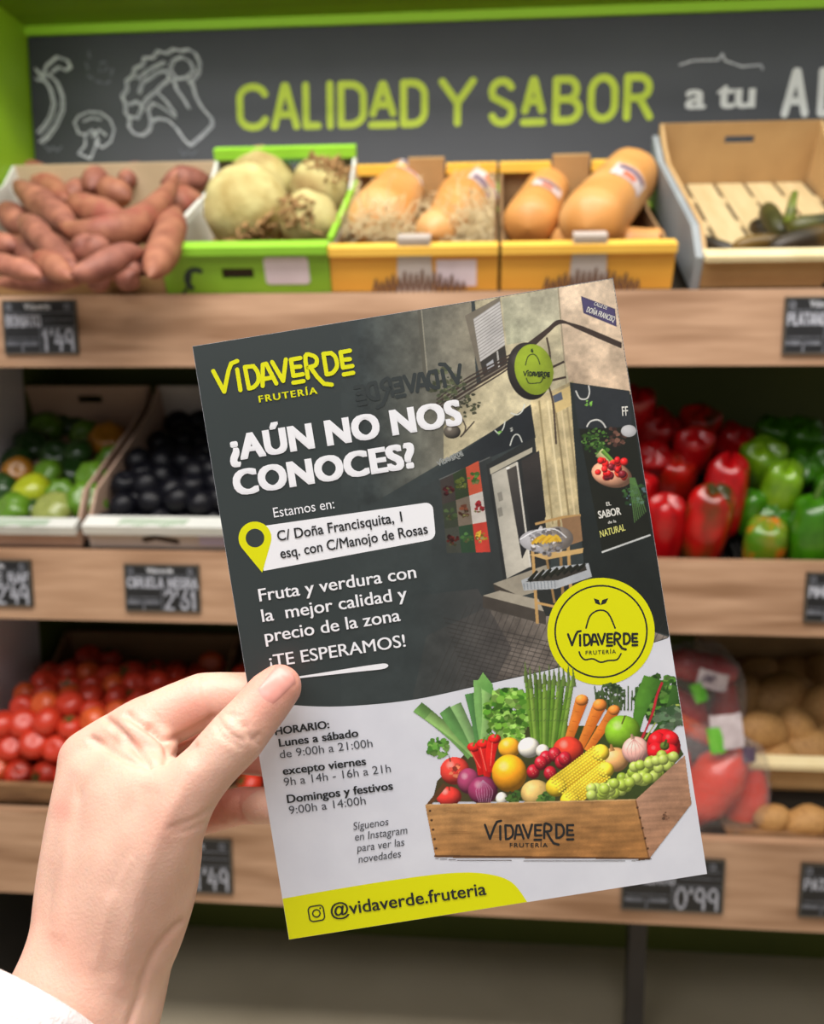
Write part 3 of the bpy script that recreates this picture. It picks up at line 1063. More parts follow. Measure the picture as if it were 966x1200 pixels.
plantain([(858, 290), (888, 285), (926, 284)], 18, (.03, .034, .034), 'yellowish dark plantain lying along the front rim of the brown crate')
plantain([(900, 292), (940, 284), (992, 268)], 28, (.04, .042, .042), 'black plantain at the front right of the brown crate')
plantain([(900, 240), (906, 260), (926, 276)], 22, (.03, .034, .03), 'short green and black plantain pointing up in the brown crate', True)
plantain([(994, 256), (952, 266), (924, 262)], 24, (.05, .052, .055), 'plantain with an upright green forked stem in the brown crate', True, (932, 226, .085))
plantain([(806, 272), (830, 286), (868, 294)], 16, (.012, .014, .016), 'dark plantain in the front left corner of the brown crate')
plantain([(884, 262), (906, 272), (966, 278)], 22, (.016, .018, .02), 'dark plantain underneath the others in the brown crate')
plantain([(884, 274), (930, 278), (980, 284)], 22, (.014, .016, .016), 'dark plantain lowest behind the front rim of the brown crate')


# --- bell peppers
def pepper_mesh(sd, Hh=1.25):
    def fn(u, ph):
        z = u * Hh
        r = .5 * (.80 + .22 * math.sin(PI * min(1, u * 1.05)) ** .7) * (1 - .15 * (1 - u))
        if u > .8:
            k = (u - .8) / .2
            r *= math.sqrt(max(0, 1 - k * k * .98))
        if u < .14:
            k = 1 - u / .14
            r *= math.sqrt(max(.02, 1 - k * k * .9))
        lob = math.cos(4 * ph + sd) * .5 + .5
        r *= 1 + .12 * (lob - .5) * (0.4 + u)
        if u > .72:
            z -= .14 * ((u - .72) / .28) ** 2 * (1 - lob * .85) + .05 * ((u - .72) / .28) ** 4 * (1 - lob)
        z += .03 * math.sin(ph * 2 + sd)
        return Vector((r * math.cos(ph), r * math.sin(ph), z))
    vs, fs = lathe(fn, 28, 20)
    vs = [v + v.normalized() * .03 * mnoise.noise(v * 1.8 + Vector((sd * 3, 0, 0))) for v in vs]
    return vmesh('pepper', vs, fs)


M_RED = mat('red_pepper_skin', (176, 10, 16), .28, (148, 6, 12), 5, coat=.25)
M_REDG = mat('part_ripe_red_pepper_skin', (184, 18, 14), .25, (150, 30, 10), 4, coat=.35, third=(84, 40, 14), third_scale=2.4)
M_REDP = mat('green_patched_red_pepper_skin', (184, 14, 14), .25, (150, 16, 12), 4, coat=.35, third=(52, 50, 16), third_scale=1.3)
M_GRN = mat('green_pepper_skin', (58, 116, 10), .28, (42, 92, 8), 4, coat=.35)
M_GRNL = mat('light_green_pepper_skin', (112, 152, 20), .28, (84, 126, 16), 4, coat=.35)
M_GRNO = mat('turning_green_pepper_skin', (76, 128, 24), .28, (120, 120, 24), 3, coat=.3, third=(214, 104, 30), third_scale=1.8)
M_STEM = mat('pepper_stem', (84, 120, 40), .55, (66, 98, 32), 30)
pm = [pepper_mesh(.3), pepper_mesh(1.4), pepper_mesh(2.9)]
stem_me = MB().tube([(0, 0, .06), (0.0, .01, -.06), (.03, .03, -.18), (.07, .04, -.26)], [.10, .055, .045, .055], 8)


def pepper(c, px, py, wpx, hpx, h, m, label, zdir=(0, -.15, 1), spin=0, group='red peppers in the black tray', cat='bell pepper', k=0):
    """px,py = centre of the visible body"""
    deep = .078 if py > 606 and hpx > 60 else .12 if py > 562 else .165 if py > 525 else .225
    p = aty(px, py, deep)
    d = (p - CAM).length / 1000
    w, hh = wpx * d, hpx * d
    o = link('bell_pepper', pm[k % 3].copy(), m)
    zd = Vector(zdir).normalized()
    put(o, p - zd * hh / 2, zd, spin, (w, w, hh / 1.25))
    tag(o, label, cat, group)
    stem_me.build('stem', M_STEM, o, True)
    return o


RG = 'red peppers on the middle shelf'
GG = 'green peppers on the middle shelf'
RP = [(777, 622, 48, 94, .055, M_RED, 'front red pepper standing right beside the flyer edge', (0, -.2, 1), 0),
      (828, 616, 54, 104, .055, M_REDP, 'front red pepper with a dark green patch in the middle of the row', (.12, -.2, 1), .6),
      (850, 580, 50, 96, .085, M_RED, 'tall red pepper behind the front row next to the green ones', (.05, -.15, 1), 1.1),
      (794, 560, 46, 64, .08, M_REDG, 'red pepper with an orange tinge in the second row', (-.1, -.5, 1), .3),
      (812, 528, 44, 62, .075, M_RED, 'round red pepper in the third row centre', (0, -.7, 1), .2),
      (858, 519, 44, 46, .070, M_RED, 'red pepper at the back next to the upper green one', (.4, -.7, .8), 1.3),
      (766, 541, 42, 48, .08, M_RED, 'red pepper of the third row by the flyer edge', (-.1, -1, .8), .9),
      (772, 506, 46, 54, .070, M_RED, 'red pepper in the back row by the flyer edge', (.2, -.8, .8), 2.1),
      (820, 496, 46, 44, .05, M_REDG, 'dim dark red pepper at the very back centre', (0, -.6, 1), .4),
      (750, 580, 40, 60, .07, M_RED, 'red pepper peeking out from the flyer edge in the second row', (0, -.3, 1), 1.7),
      (746, 480, 44, 60, .05, M_RED, 'shaded red pepper at the very back left', (0, -.6, 1), 2.5)]
for k, (x, y, w, hh, h, m, lb, zd, sp) in enumerate(RP):
    pepper(cH, x, y, w, hh, h, m, lb, zd, sp, RG, k=k)
GP = [(893, 543, 50, 62, .085, M_GRNL, 'light green pepper highest of the front green group', (-.1, -.7, 1), .2),
      (914, 577, 46, 76, .09, M_GRNL, 'light green pepper with a pale top in the centre', (.1, -.35, 1), 1.2),
      (896, 640, 50, 70, .05, M_GRNO, 'green pepper with an orange top at the front', (0, -.3, 1), .5),
      (906, 604, 44, 40, .075, M_GRN, 'green pepper lying behind the orange topped one', (0, -1, .3), 2.2),
      (951, 630, 56, 90, .055, M_GRN, 'large smooth green pepper at the front right edge', (0, .2, -1), 0),
      (940, 515, 44, 50, .06, M_GRN, 'shaded green pepper at the back right', (.1, -.7, .8), .8),
      (938, 553, 44, 46, .075, M_GRN, 'dark green pepper in the second row from the back', (0, -.9, .7), 1.9),
      (968, 545, 44, 50, .075, M_GRN, 'dark green pepper cut by the right edge of the photo', (.2, -.8, .7), .6),
      (880, 600, 36, 56, .055, M_GRN, 'dark green pepper between the red ones and the light green one', (0, -.2, 1), 1.4),
      (976, 590, 46, 70, .07, M_GRN, 'green pepper beyond the right edge behind the smooth one', (0, -.3, 1), 2.7),
      (905, 508, 40, 40, .05, M_GRN, 'very dark green pepper at the back beside the red row', (0, -.6, 1), 1)]
for k, (x, y, w, hh, h, m, lb, zd, sp) in enumerate(GP):
    pepper(cI, x, y, w, hh, h, m, lb, zd, sp, GG, k=k + 1)


# --- tomatoes
def tomato_mesh(sd, ribs=0, flat=.84, nu=22, nv=14):
    def fn(u, ph):
        a = PI * u
        r = math.sin(a) ** .9
        z = -math.cos(a) * flat
        if ribs:
            r *= 1 + .075 * math.cos(ribs * ph + sd) * math.sin(a) ** .5
        if u > .8:
            z -= .20 * ((u - .8) / .2) ** 1.5
        p = Vector((r * math.cos(ph), r * math.sin(ph), z))
        return p + p.normalized() * .05 * mnoise.noise(p * 1.3 + Vector((sd * 9, 0, 0)))
    vs, fs = lathe(fn, nu, nv)
    return vmesh('tomato', vs, fs)


def calyx_mesh(n=5):
    mb = MB()
    for k in range(n):
        a = 2 * PI * k / n
        d = Vector((math.cos(a), math.sin(a), 0))
        s = Vector((-d.y, d.x, 0))
        z0, z1, z2 = .70, .80, .74
        mb.add([d * .05 + s * .10 + Vector((0, 0, z0)), d * .05 - s * .10 + Vector((0, 0, z0)), d * .36 - s * .08 + Vector((0, 0, z1)), d * .36 + s * .08 + Vector((0, 0, z1)),
                d * .66 + Vector((0, 0, z2))], [(0, 1, 2, 3), (3, 2, 4)])
    mb.tube([(0, 0, .66), (.02, 0, .85), (.08, .02, 1.02)], [.06, .05, .06], 6)
    return mb


M_TOM = mat('ripe_tomato_skin', (204, 62, 36), .36, (184, 44, 28), 14, coat=.1)
M_TOM2 = mat('orange_red_tomato_skin', (214, 98, 44), .36, (204, 74, 34), 14, coat=.1)
M_CAL = mat('tomato_calyx', (62, 96, 34), .7, (48, 76, 28), 30)
tms = [tomato_mesh(.2), tomato_mesh(1.3), tomato_mesh(2.6)]
cal = calyx_mesh()
proto = []
for k in range(6):
    o = link('tomato', tms[k % 3], None)
    o.data = tms[k % 3].copy()
    o.data.materials.append(M_TOM2 if k == 4 else M_TOM)
    if k in (0, 3):
        cal.build('calyx', M_CAL, o)
    proto.append(o)
used = set()
rnd = random.Random(11)


def tomato_pile(c, rows, cols, r, layers, words, grp):
    for ly in range(layers):
        for j in range(rows - ly):
            n = cols - (j + ly) % 2
            for i in range(n):
                x = (i - (n - 1) / 2) * (c.W - 2.2 * r - .02) / (cols - 1) + rnd.uniform(-.003, .003)
                y = .016 + r + (j + ly * .5) * (c.L - 2 * r - .03) / (rows - 1) + rnd.uniform(-.003, .003)
                drop = max(0.0, y - .20) * .22 + (.008 if rnd.random() < .25 else 0)
                z = .010 + r * .95 + ly * r * 1.45 + rnd.uniform(-.006, .010) - drop
                k = rnd.randrange(6)
                if k not in used:
                    o = proto[k]
                    used.add(k)
                else:
                    o = copy_tree(proto[k])
                if z < .012 or (ly == 2 and y > .27 and rnd.random() < .7):
                    continue
                p = c.M @ Vector((x, y, z))
                zd = Vector((rnd.uniform(-.7, .7), rnd.uniform(-1.2, .2), rnd.uniform(.1, 1)))
                put(o, p, zd, rnd.uniform(0, 6), r * rnd.uniform(.86, 1.12))
                tag(o, words, 'tomato', grp)


tomato_pile(cJ, 9, 8, .0255, 3, 'small red tomato in the heap in the rough wooden crate behind the hand', 'tomatoes in the wooden crate')
tomato_pile(cK, 9, 6, .0255, 3, 'red tomato in the second crate partly behind the flyer', 'tomatoes in the second crate')

# --- ribbed green tomatoes
rib = [tomato_mesh(.4, 7, .74, 28), tomato_mesh(1.8, 8, .72, 28), tomato_mesh(2.2, 0, .85)]
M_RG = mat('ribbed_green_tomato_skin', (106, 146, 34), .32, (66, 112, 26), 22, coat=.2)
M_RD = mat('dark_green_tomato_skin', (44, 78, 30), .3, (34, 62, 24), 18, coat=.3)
M_RY = mat('yellow_green_tomato_skin', (176, 182, 34), .3, (150, 166, 30), 14, coat=.3)
M_RO = mat('orange_green_tomato_skin', (196, 122, 40), .3, (176, 128, 34), 14, coat=.3)
M_RP = mat('pale_olive_tomato_skin', (150, 158, 84), .35, (132, 142, 70), 14, coat=.2)
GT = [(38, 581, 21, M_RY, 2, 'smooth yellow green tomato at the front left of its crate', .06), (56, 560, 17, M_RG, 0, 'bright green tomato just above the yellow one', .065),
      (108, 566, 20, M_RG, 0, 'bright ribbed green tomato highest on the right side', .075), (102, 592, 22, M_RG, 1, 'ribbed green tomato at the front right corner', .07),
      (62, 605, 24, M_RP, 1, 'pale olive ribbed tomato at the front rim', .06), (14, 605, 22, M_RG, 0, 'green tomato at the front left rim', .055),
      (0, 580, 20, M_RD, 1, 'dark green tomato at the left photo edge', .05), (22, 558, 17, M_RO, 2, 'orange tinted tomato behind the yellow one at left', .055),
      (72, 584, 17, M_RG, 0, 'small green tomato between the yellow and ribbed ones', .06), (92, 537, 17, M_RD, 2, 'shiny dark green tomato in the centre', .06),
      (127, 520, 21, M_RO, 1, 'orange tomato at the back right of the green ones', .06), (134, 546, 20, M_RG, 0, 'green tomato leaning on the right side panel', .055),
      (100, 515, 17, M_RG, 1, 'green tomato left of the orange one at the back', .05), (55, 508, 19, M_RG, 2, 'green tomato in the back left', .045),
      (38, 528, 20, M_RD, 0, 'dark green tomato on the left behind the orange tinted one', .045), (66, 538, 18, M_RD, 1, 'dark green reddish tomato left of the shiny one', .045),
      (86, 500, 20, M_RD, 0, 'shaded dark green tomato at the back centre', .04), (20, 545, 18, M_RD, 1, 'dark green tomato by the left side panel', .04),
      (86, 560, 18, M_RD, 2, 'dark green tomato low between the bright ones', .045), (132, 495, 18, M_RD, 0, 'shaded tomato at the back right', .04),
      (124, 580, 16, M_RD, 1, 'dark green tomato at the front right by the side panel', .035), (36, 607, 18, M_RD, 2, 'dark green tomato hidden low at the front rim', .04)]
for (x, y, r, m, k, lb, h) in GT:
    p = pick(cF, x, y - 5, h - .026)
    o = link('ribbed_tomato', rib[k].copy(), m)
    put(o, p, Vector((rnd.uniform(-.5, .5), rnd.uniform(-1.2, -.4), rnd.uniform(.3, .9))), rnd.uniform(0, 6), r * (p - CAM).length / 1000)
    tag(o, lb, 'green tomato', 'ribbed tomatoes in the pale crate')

# --- plums
M_PLUM = mat('dark_plum_skin', (13, 13, 22), .42, (9, 9, 15), 12, spec=.3)
plum_me = tomato_mesh(.7, 0, 1.05)
pl0 = link('plum', plum_me, M_PLUM)
first = True
for ly in range(2):
    for j in range(9 - ly * 5):
        n = 6 - (j + ly) % 2
        for i in range(n):
            r = .0245
            x = (i - (n - 1) / 2) * (cG.W - 2.2 * r - .01) / 5 + rnd.uniform(-.008, .008)
            y = .01 + r + (j + ly * .5) * .0435 + rnd.uniform(-.009, .009)
            z = .003 + r * .95 + ly * r * 1.1 + rnd.uniform(-.004, .008)
            o = pl0 if first else copy_tree(pl0)
            first = False
            put(o, cG.M @ Vector((x, y, z)), (rnd.uniform(-1, 1), rnd.uniform(-1, 1), 1), 0, r * rnd.uniform(.94, 1.06))
            tag(o, 'dark plum in the heap between the green tomatoes and the flyer', 'plum', 'plums in the pale crate')

# --- potatoes
M_POT = mat('potato_skin', (196, 150, 90), .65, (170, 122, 68), 22, detail=4, third=(150, 104, 58), third_scale=11, bump=.4)


def potato_mesh(sd):
    def fn(u, ph):
        a = PI * u
        p = Vector((math.sin(a) * math.cos(ph) * .74, math.sin(a) * math.sin(ph) * .66, -math.cos(a)))
        return p * (1 + .13 * mnoise.noise(p * 1.5 + Vector((sd * 11, 0, 0))))
    vs, fs = lathe(fn, 20, 14)
    return vmesh('potato', vs, fs)


pots = [potato_mesh(k * 1.37) for k in range(4)]
PT = [(918, 822, 36, .07, (1, .2, .1), 'large oval potato in the middle of the crate at right'), (872, 825, 28, .06, (.3, 0, 1), 'potato at the back left beside the plastic bag'),
      (966, 838, 34, .075, (.4, -.4, 1), 'potato cut by the right photo edge'), (895, 862, 32, .08, (1, .3, -.2), 'potato left of centre in the second row'),
      (936, 858, 26, .08, (.5, -.3, -.8), 'smaller tilted potato right of centre in the second row'), (888, 882, 28, .085, (.6, .2, -.6), 'yellowish potato at the front left behind the rim'),
      (945, 886, 34, .085, (1, .1, .1), 'long potato lying along the front rim'), (962, 800, 30, .05, (.2, .3, 1), 'potato at the back right'),
      (930, 795, 28, .045, (1, .4, .2), 'shaded potato at the very back centre'), (885, 797, 28, .045, (.8, .3, .4), 'shaded potato at the very back left'),
      (910, 892, 26, .07, (1, .1, .3), 'potato low behind the front rim'), (968, 872, 26, .07, (.8, .2, .5), 'potato at the right edge behind the rim')]
for k, (x, y, r, h, zd, lb) in enumerate(PT):
    p = pick(cL, x, y - 4, .030 if y > 870 else h - .016)
    o = link('potato', pots[k % 4].copy(), M_POT)
    put(o, p, zd, k * 1.1, r * (p - CAM).length / 1000)
    tag(o, lb, 'potato', 'potatoes in the brown crate at lower right')
for k, (x, y, r, lb) in enumerate([(906, 960, 20, 'loose potato below the crate rim beside the plastic bag'), (946, 963, 25, 'loose potato on the shelf in front of the potato crate'),
                                   (990, 962, 22, 'loose potato at the right edge in front of the potato crate')]):
    p = aty(x, y, .05)
    o = link('potato', pots[(k + 1) % 4].copy(), M_POT)
    put(o, p, (1, .1, .2), k, r * (p - CAM).length / 1000)
    tag(o, lb, 'potato', 'loose potatoes on the bottom shelf')
tr = MB().box(fx(852, 2), XR, .024, .075, ZS[2] - .004, ZS[2] + .004)
tag(tr.build('shelf_liner', M_CRATEW), 'dark wooden strip under the loose potatoes on the bottom shelf', 'shelf liner')

# --- bagged peppers and carrots
M_FILM = bpy.data.materials.new('clear_bag_film')
M_FILM.use_nodes = True
nt = M_FILM.node_tree
b = nt.nodes['Principled BSDF']
b.inputs['Base Color'].default_value = (.9, .88, .88, 1)
b.inputs['Roughness'].default_value = .12
_n = nt.nodes.new('ShaderNodeTexNoise')
_n.inputs['Scale'].default_value = 34
_n.inputs['Detail'].default_value = 3
_n.inputs['Distortion'].default_value = 1.5
_bp = nt.nodes.new('ShaderNodeBump')
_bp.inputs['Strength'].default_value = .9
_bp.inputs['Distance'].default_value = .012
nt.links.new(_n.outputs['Fac'], _bp.inputs['Height'])
nt.links.new(_bp.outputs[0], b.inputs['Normal'])
tr_ = nt.nodes.new('ShaderNodeBsdfTransparent')
lw = nt.nodes.new('ShaderNodeLayerWeight')
lw.inputs[0].default_value = .35
mr = nt.nodes.new('ShaderNodeMapRange')
mr.inputs['To Min'].default_value = .035
mr.inputs['To Max'].default_value = .42
nt.links.new(_bp.outputs[0], lw.inputs['Normal'])
nt.links.new(lw.outputs['Facing'], mr.inputs['Value'])
mx = nt.nodes.new('ShaderNodeMixShader')
nt.links.new(mr.outputs[0], mx.inputs[0])
nt.links.new(tr_.outputs[0], mx.inputs[1])
nt.links.new(b.outputs[0], mx.inputs[2])
nt.links.new(mx.outputs[0], nt.nodes['Material Output'].inputs[0])
M_BAGRED = mat('bagged_red_pepper_skin', (232, 66, 34), .3, (214, 44, 26), 6, coat=.3)


def bag(px0, px1, py0, py1, Y, depth, label, seed):
    a, b = aty(px0, py0, Y), aty(px1, py1, Y)
    cx, cz = (a.x + b.x) / 2, (a.z + b.z) / 2
    w, h = (b.x - a.x) / 2, (a.z - b.z) / 2
    c = Vector((cx, Y, cz))

    def fn(u, ph):
        t = PI * u
        k = math.sin(t) ** .55
        p = Vector((math.copysign(abs(math.cos(ph)) ** .7, math.cos(ph)) * w * k, math.copysign(abs(math.sin(ph)) ** .8, math.sin(ph)) * depth * k, -math.cos(t) * h))
        n1 = mnoise.noise(Vector((p.x * 26, p.y * 26, p.z * 14)) + Vector((seed, 0, 0)))
        n2 = abs(mnoise.noise(Vector((p.x * 60 + p.z * 40, p.y * 60, p.z * 30)) + Vector((seed, 5, 0))))
        return p * (1 + .12 * n1 - .14 * n2)
    vs, fs = lathe(fn, 60, 44)
    o = link('plastic_bag', vmesh('bag', vs, fs), M_FILM)
    o.location = c
    tag(o, label, 'plastic bag')
    return o, c, w, h


def bag_patch(o, c, px, py, w, h, m, name, Y, rot=0.0, z=0.0):
    p = aty(px, py, Y) - c
    M = Matrix.Translation(p) @ Matrix.Rotation(rot, 4, 'Y') @ Matrix(((1, 0, 0), (0, 0, -1), (0, 1, 0))).to_4x4()
    n = 6
    mb = MB()
    g = [M @ Vector((-w / 2 + w * i / n, -h / 2 + h * j / n, z - .004 * ((i / n - .5) ** 2) * 4 + .0015 * math.sin(i * 2 + j))) for j in range(n + 1) for i in range(n + 1)]
    mb.add(g, [(j * (n + 1) + i, j * (n + 1) + i + 1, (j + 1) * (n + 1) + i + 1, (j + 1) * (n + 1) + i) for j in range(n) for i in range(n)])
    return mb.build(name, m, o, True)


M_LBG = mat('green_bag_label', (92, 176, 50), .4, (120, 196, 70), 60)
M_LBW = mat('white_bag_label', (214, 202, 206), .4, (190, 176, 180), 60)
M_CARROT = mat('carrot_skin', (232, 92, 34), .45, (214, 76, 26), 30)
bg1, c1, w1, h1 = bag(752, 868, 752, 884, .15, .062, 'upper clear plastic bag of red peppers with a white label beside the flyer', 3)
bag_patch(bg1, c1, 836, 798, .050, .030, M_LBW, 'paper_label', .090, .25)
bag_patch(bg1, c1, 833, 796, .024, .012, mat('dark_label_print', (90, 74, 96), .5), 'label_print', .089, .25)
bag_patch(bg1, c1, 820, 812, .022, .034, M_LBG, 'leaf_label', .089, -.4)
bg2, c2, w2, h2 = bag(770, 896, 850, 984, .075, .060, 'lower clear plastic bag of red peppers with a green label on the bottom shelf', 8)
bag_patch(bg2, c2, 853, 858, .050, .058, M_LBW, 'paper_label', .028, -.15)
bag_patch(bg2, c2, 841, 868, .026, .044, M_LBG, 'green_label', .027, -.22)
bag_patch(bg2, c2, 879, 885, .020, .026, mat('dark_label_print', (90, 74, 96), .5), 'label_print', .030, -.1)


def pod(pts, rad, name, m, label, cat, grp):
    P = [Vector(p) for p in pts]
    c = sum(P, Vector()) / len(P)
    # subdivide
    Q, R = [], []
    for i in range(len(P) - 1):
        for k in range(4):
            t = k / 4
            Q.append(P[i].lerp(P[i + 1], t) - c)
            R.append(rad[i] + (rad[i + 1] - rad[i]) * t)
    Q.append(P[-1] - c)
    R.append(rad[-1])
    o = MB().tube(Q, R, 12).build(name, m, None, True)
    o.location = c
    tag(o, label, cat, grp)
    return o


def Pp(x, y, Y):
    return aty(x, y, Y)


BG = 'red peppers in the plastic bags'
pod([Pp(870, 880, .06), Pp(846, 905, .06), Pp(822, 938, .06), Pp(806, 968, .07)], [.018, .042, .040, .012], 'long_pepper', M_BAGRED, 'bright orange red pepper across the lower plastic bag', 'pepper', BG)
pod([Pp(884, 890, .085), Pp(880, 930, .085), Pp(862, 968, .085), Pp(845, 976, .085)], [.014, .030, .028, .010], 'long_pepper', M_BAGRED, 'red pepper at the right side of the lower plastic bag', 'pepper', BG)
pod([Pp(800, 880, .095), Pp(792, 920, .095), Pp(806, 975, .095)], [.012, .034, .012], 'long_pepper', M_RED, 'dark red pepper at the left of the lower plastic bag', 'pepper', BG)
pod([Pp(862, 790, .15), Pp(842, 786, .15), Pp(800, 778, .15), Pp(776, 784, .15)], [.014, .028, .028, .012], 'long_pepper', M_RED, 'red pepper along the top of the upper plastic bag', 'pepper', BG)
pod([Pp(852, 800, .165), Pp(850, 840, .16), Pp(838, 872, .155)], [.014, .030, .012], 'long_pepper', M_RED, 'red pepper at the right of the upper plastic bag', 'pepper', BG)
pod([Pp(788, 812, .14), Pp(810, 835, .14), Pp(828, 860, .14)], [.014, .030, .012], 'long_pepper', M_RED, 'red pepper behind the carrot in the upper plastic bag', 'pepper', BG)
pod([Pp(790, 844, .108), Pp(815, 856, .105), Pp(836, 868, .105)], [.016, .016, .012], 'carrot', M_CARROT, 'orange carrot between the two plastic bags', 'carrot', None)

# ------------------------------------------------------------------ the flyer (A5 sheet held in the hand)
FA, FB, FC = -0.01118332, 0.00563688, 0.15941351
_ra = Matrix.Rotation(FA, 3, 'X') @ Matrix.Rotation(FB, 3, 'Y') @ Matrix.Rotation(FC, 3, 'Z')


def _w(v):
    return RIGHT * v[0] + UP * v[1] + FWD * v[2]


F_O = CAM + _w((-0.0764269, 0.05756806, 0.29672436))
F_X = _w(_ra.col[0]).normalized()
F_Y = _w(_ra.col[1]).normalized()
F_Z = F_X.cross(F_Y)
F_M = Matrix.Translation(F_O) @ Matrix((F_X, F_Y, F_Z)).transposed().to_4x4()
FW, FH = .148, .210


def fl(px, py):
    p = on_plane(px, py, F_O, F_Z) - F_O
    return Vector((p.dot(F_X), p.dot(F_Y)))


flyer = empty('flyer', F_M)
tag(flyer, 'printed dark green and white greengrocer flyer held up in the hand', 'flyer')
M_PAPER = mat('flyer_paper', (221, 222, 230), .42, (213, 214, 223), 60, detail=6, bump=.04)
M_INKD = mat('flyer_dark_ink', (56, 63, 63), .34, (54, 61, 61), 30)
M_FYEL = mat('flyer_yellow_ink', (226, 226, 0), .36, (222, 222, 0), 20)
M_FWHITE = mat('flyer_white_print', (240, 240, 244), .4)
M_FBLACK = mat('flyer_black_ink', (36, 38, 40), .4)
M_FGREY = mat('flyer_grey_ink', (74, 76, 82), .4)
DZ = 4e-6
MB().box(0, FW, -FH, 0, -.0003, 0).build('paper_sheet', M_PAPER, flyer)


def fpoly(pts):
    return [tuple(fl(*p)) for p in pts]


def clip_in(p):
    return (min(max(p[0], 0.00006), FW - .00006), min(max(p[1], -FH + .00006), -.00006))


def smooth(pts, n=6):
    out = []
    P = [Vector((p[0], p[1])) for p in pts]
    for i in range(len(P) - 1):
        p0, p1, p2, p3 = P[max(i - 1, 0)], P[i], P[i + 1], P[min(i + 2, len(P) - 1)]
        for k in range(n):
            t = k / n
            q = .5 * ((2 * p1) + (p2 - p0) * t + (2 * p0 - 5 * p1 + 4 * p2 - p3) * t * t + (3 * p1 - p0 - 3 * p2 + p3) * t ** 3)
            out.append((q.x, q.y))
    out.append((P[-1].x, P[-1].y))
    return out


WAVE = smooth([(280, 818), (330, 825), (380, 828), (430, 826), (490, 819), (560, 804), (640, 786), (720, 766), (770, 752), (800, 742)])


def wave_y(x):
    for (a, b), (c, d) in zip(WAVE[:-1], WAVE[1:]):
        if a <= x <= c:
            return b + (d - b) * (x - a) / (c - a)
    return 818


top = [(0.00006, -.00006), (FW - .00006, -.00006)]
wv = [clip_in(tuple(fl(*p))) for p in reversed(WAVE)]
wv = [p for i, p in enumerate(wv) if 0.0001 <= p[0] <= FW - .0001 or i in (0, len(wv) - 1)]
MB().flat(list(reversed(top + wv)), 2e-5).build('dark_panel', M_INKD, flyer)


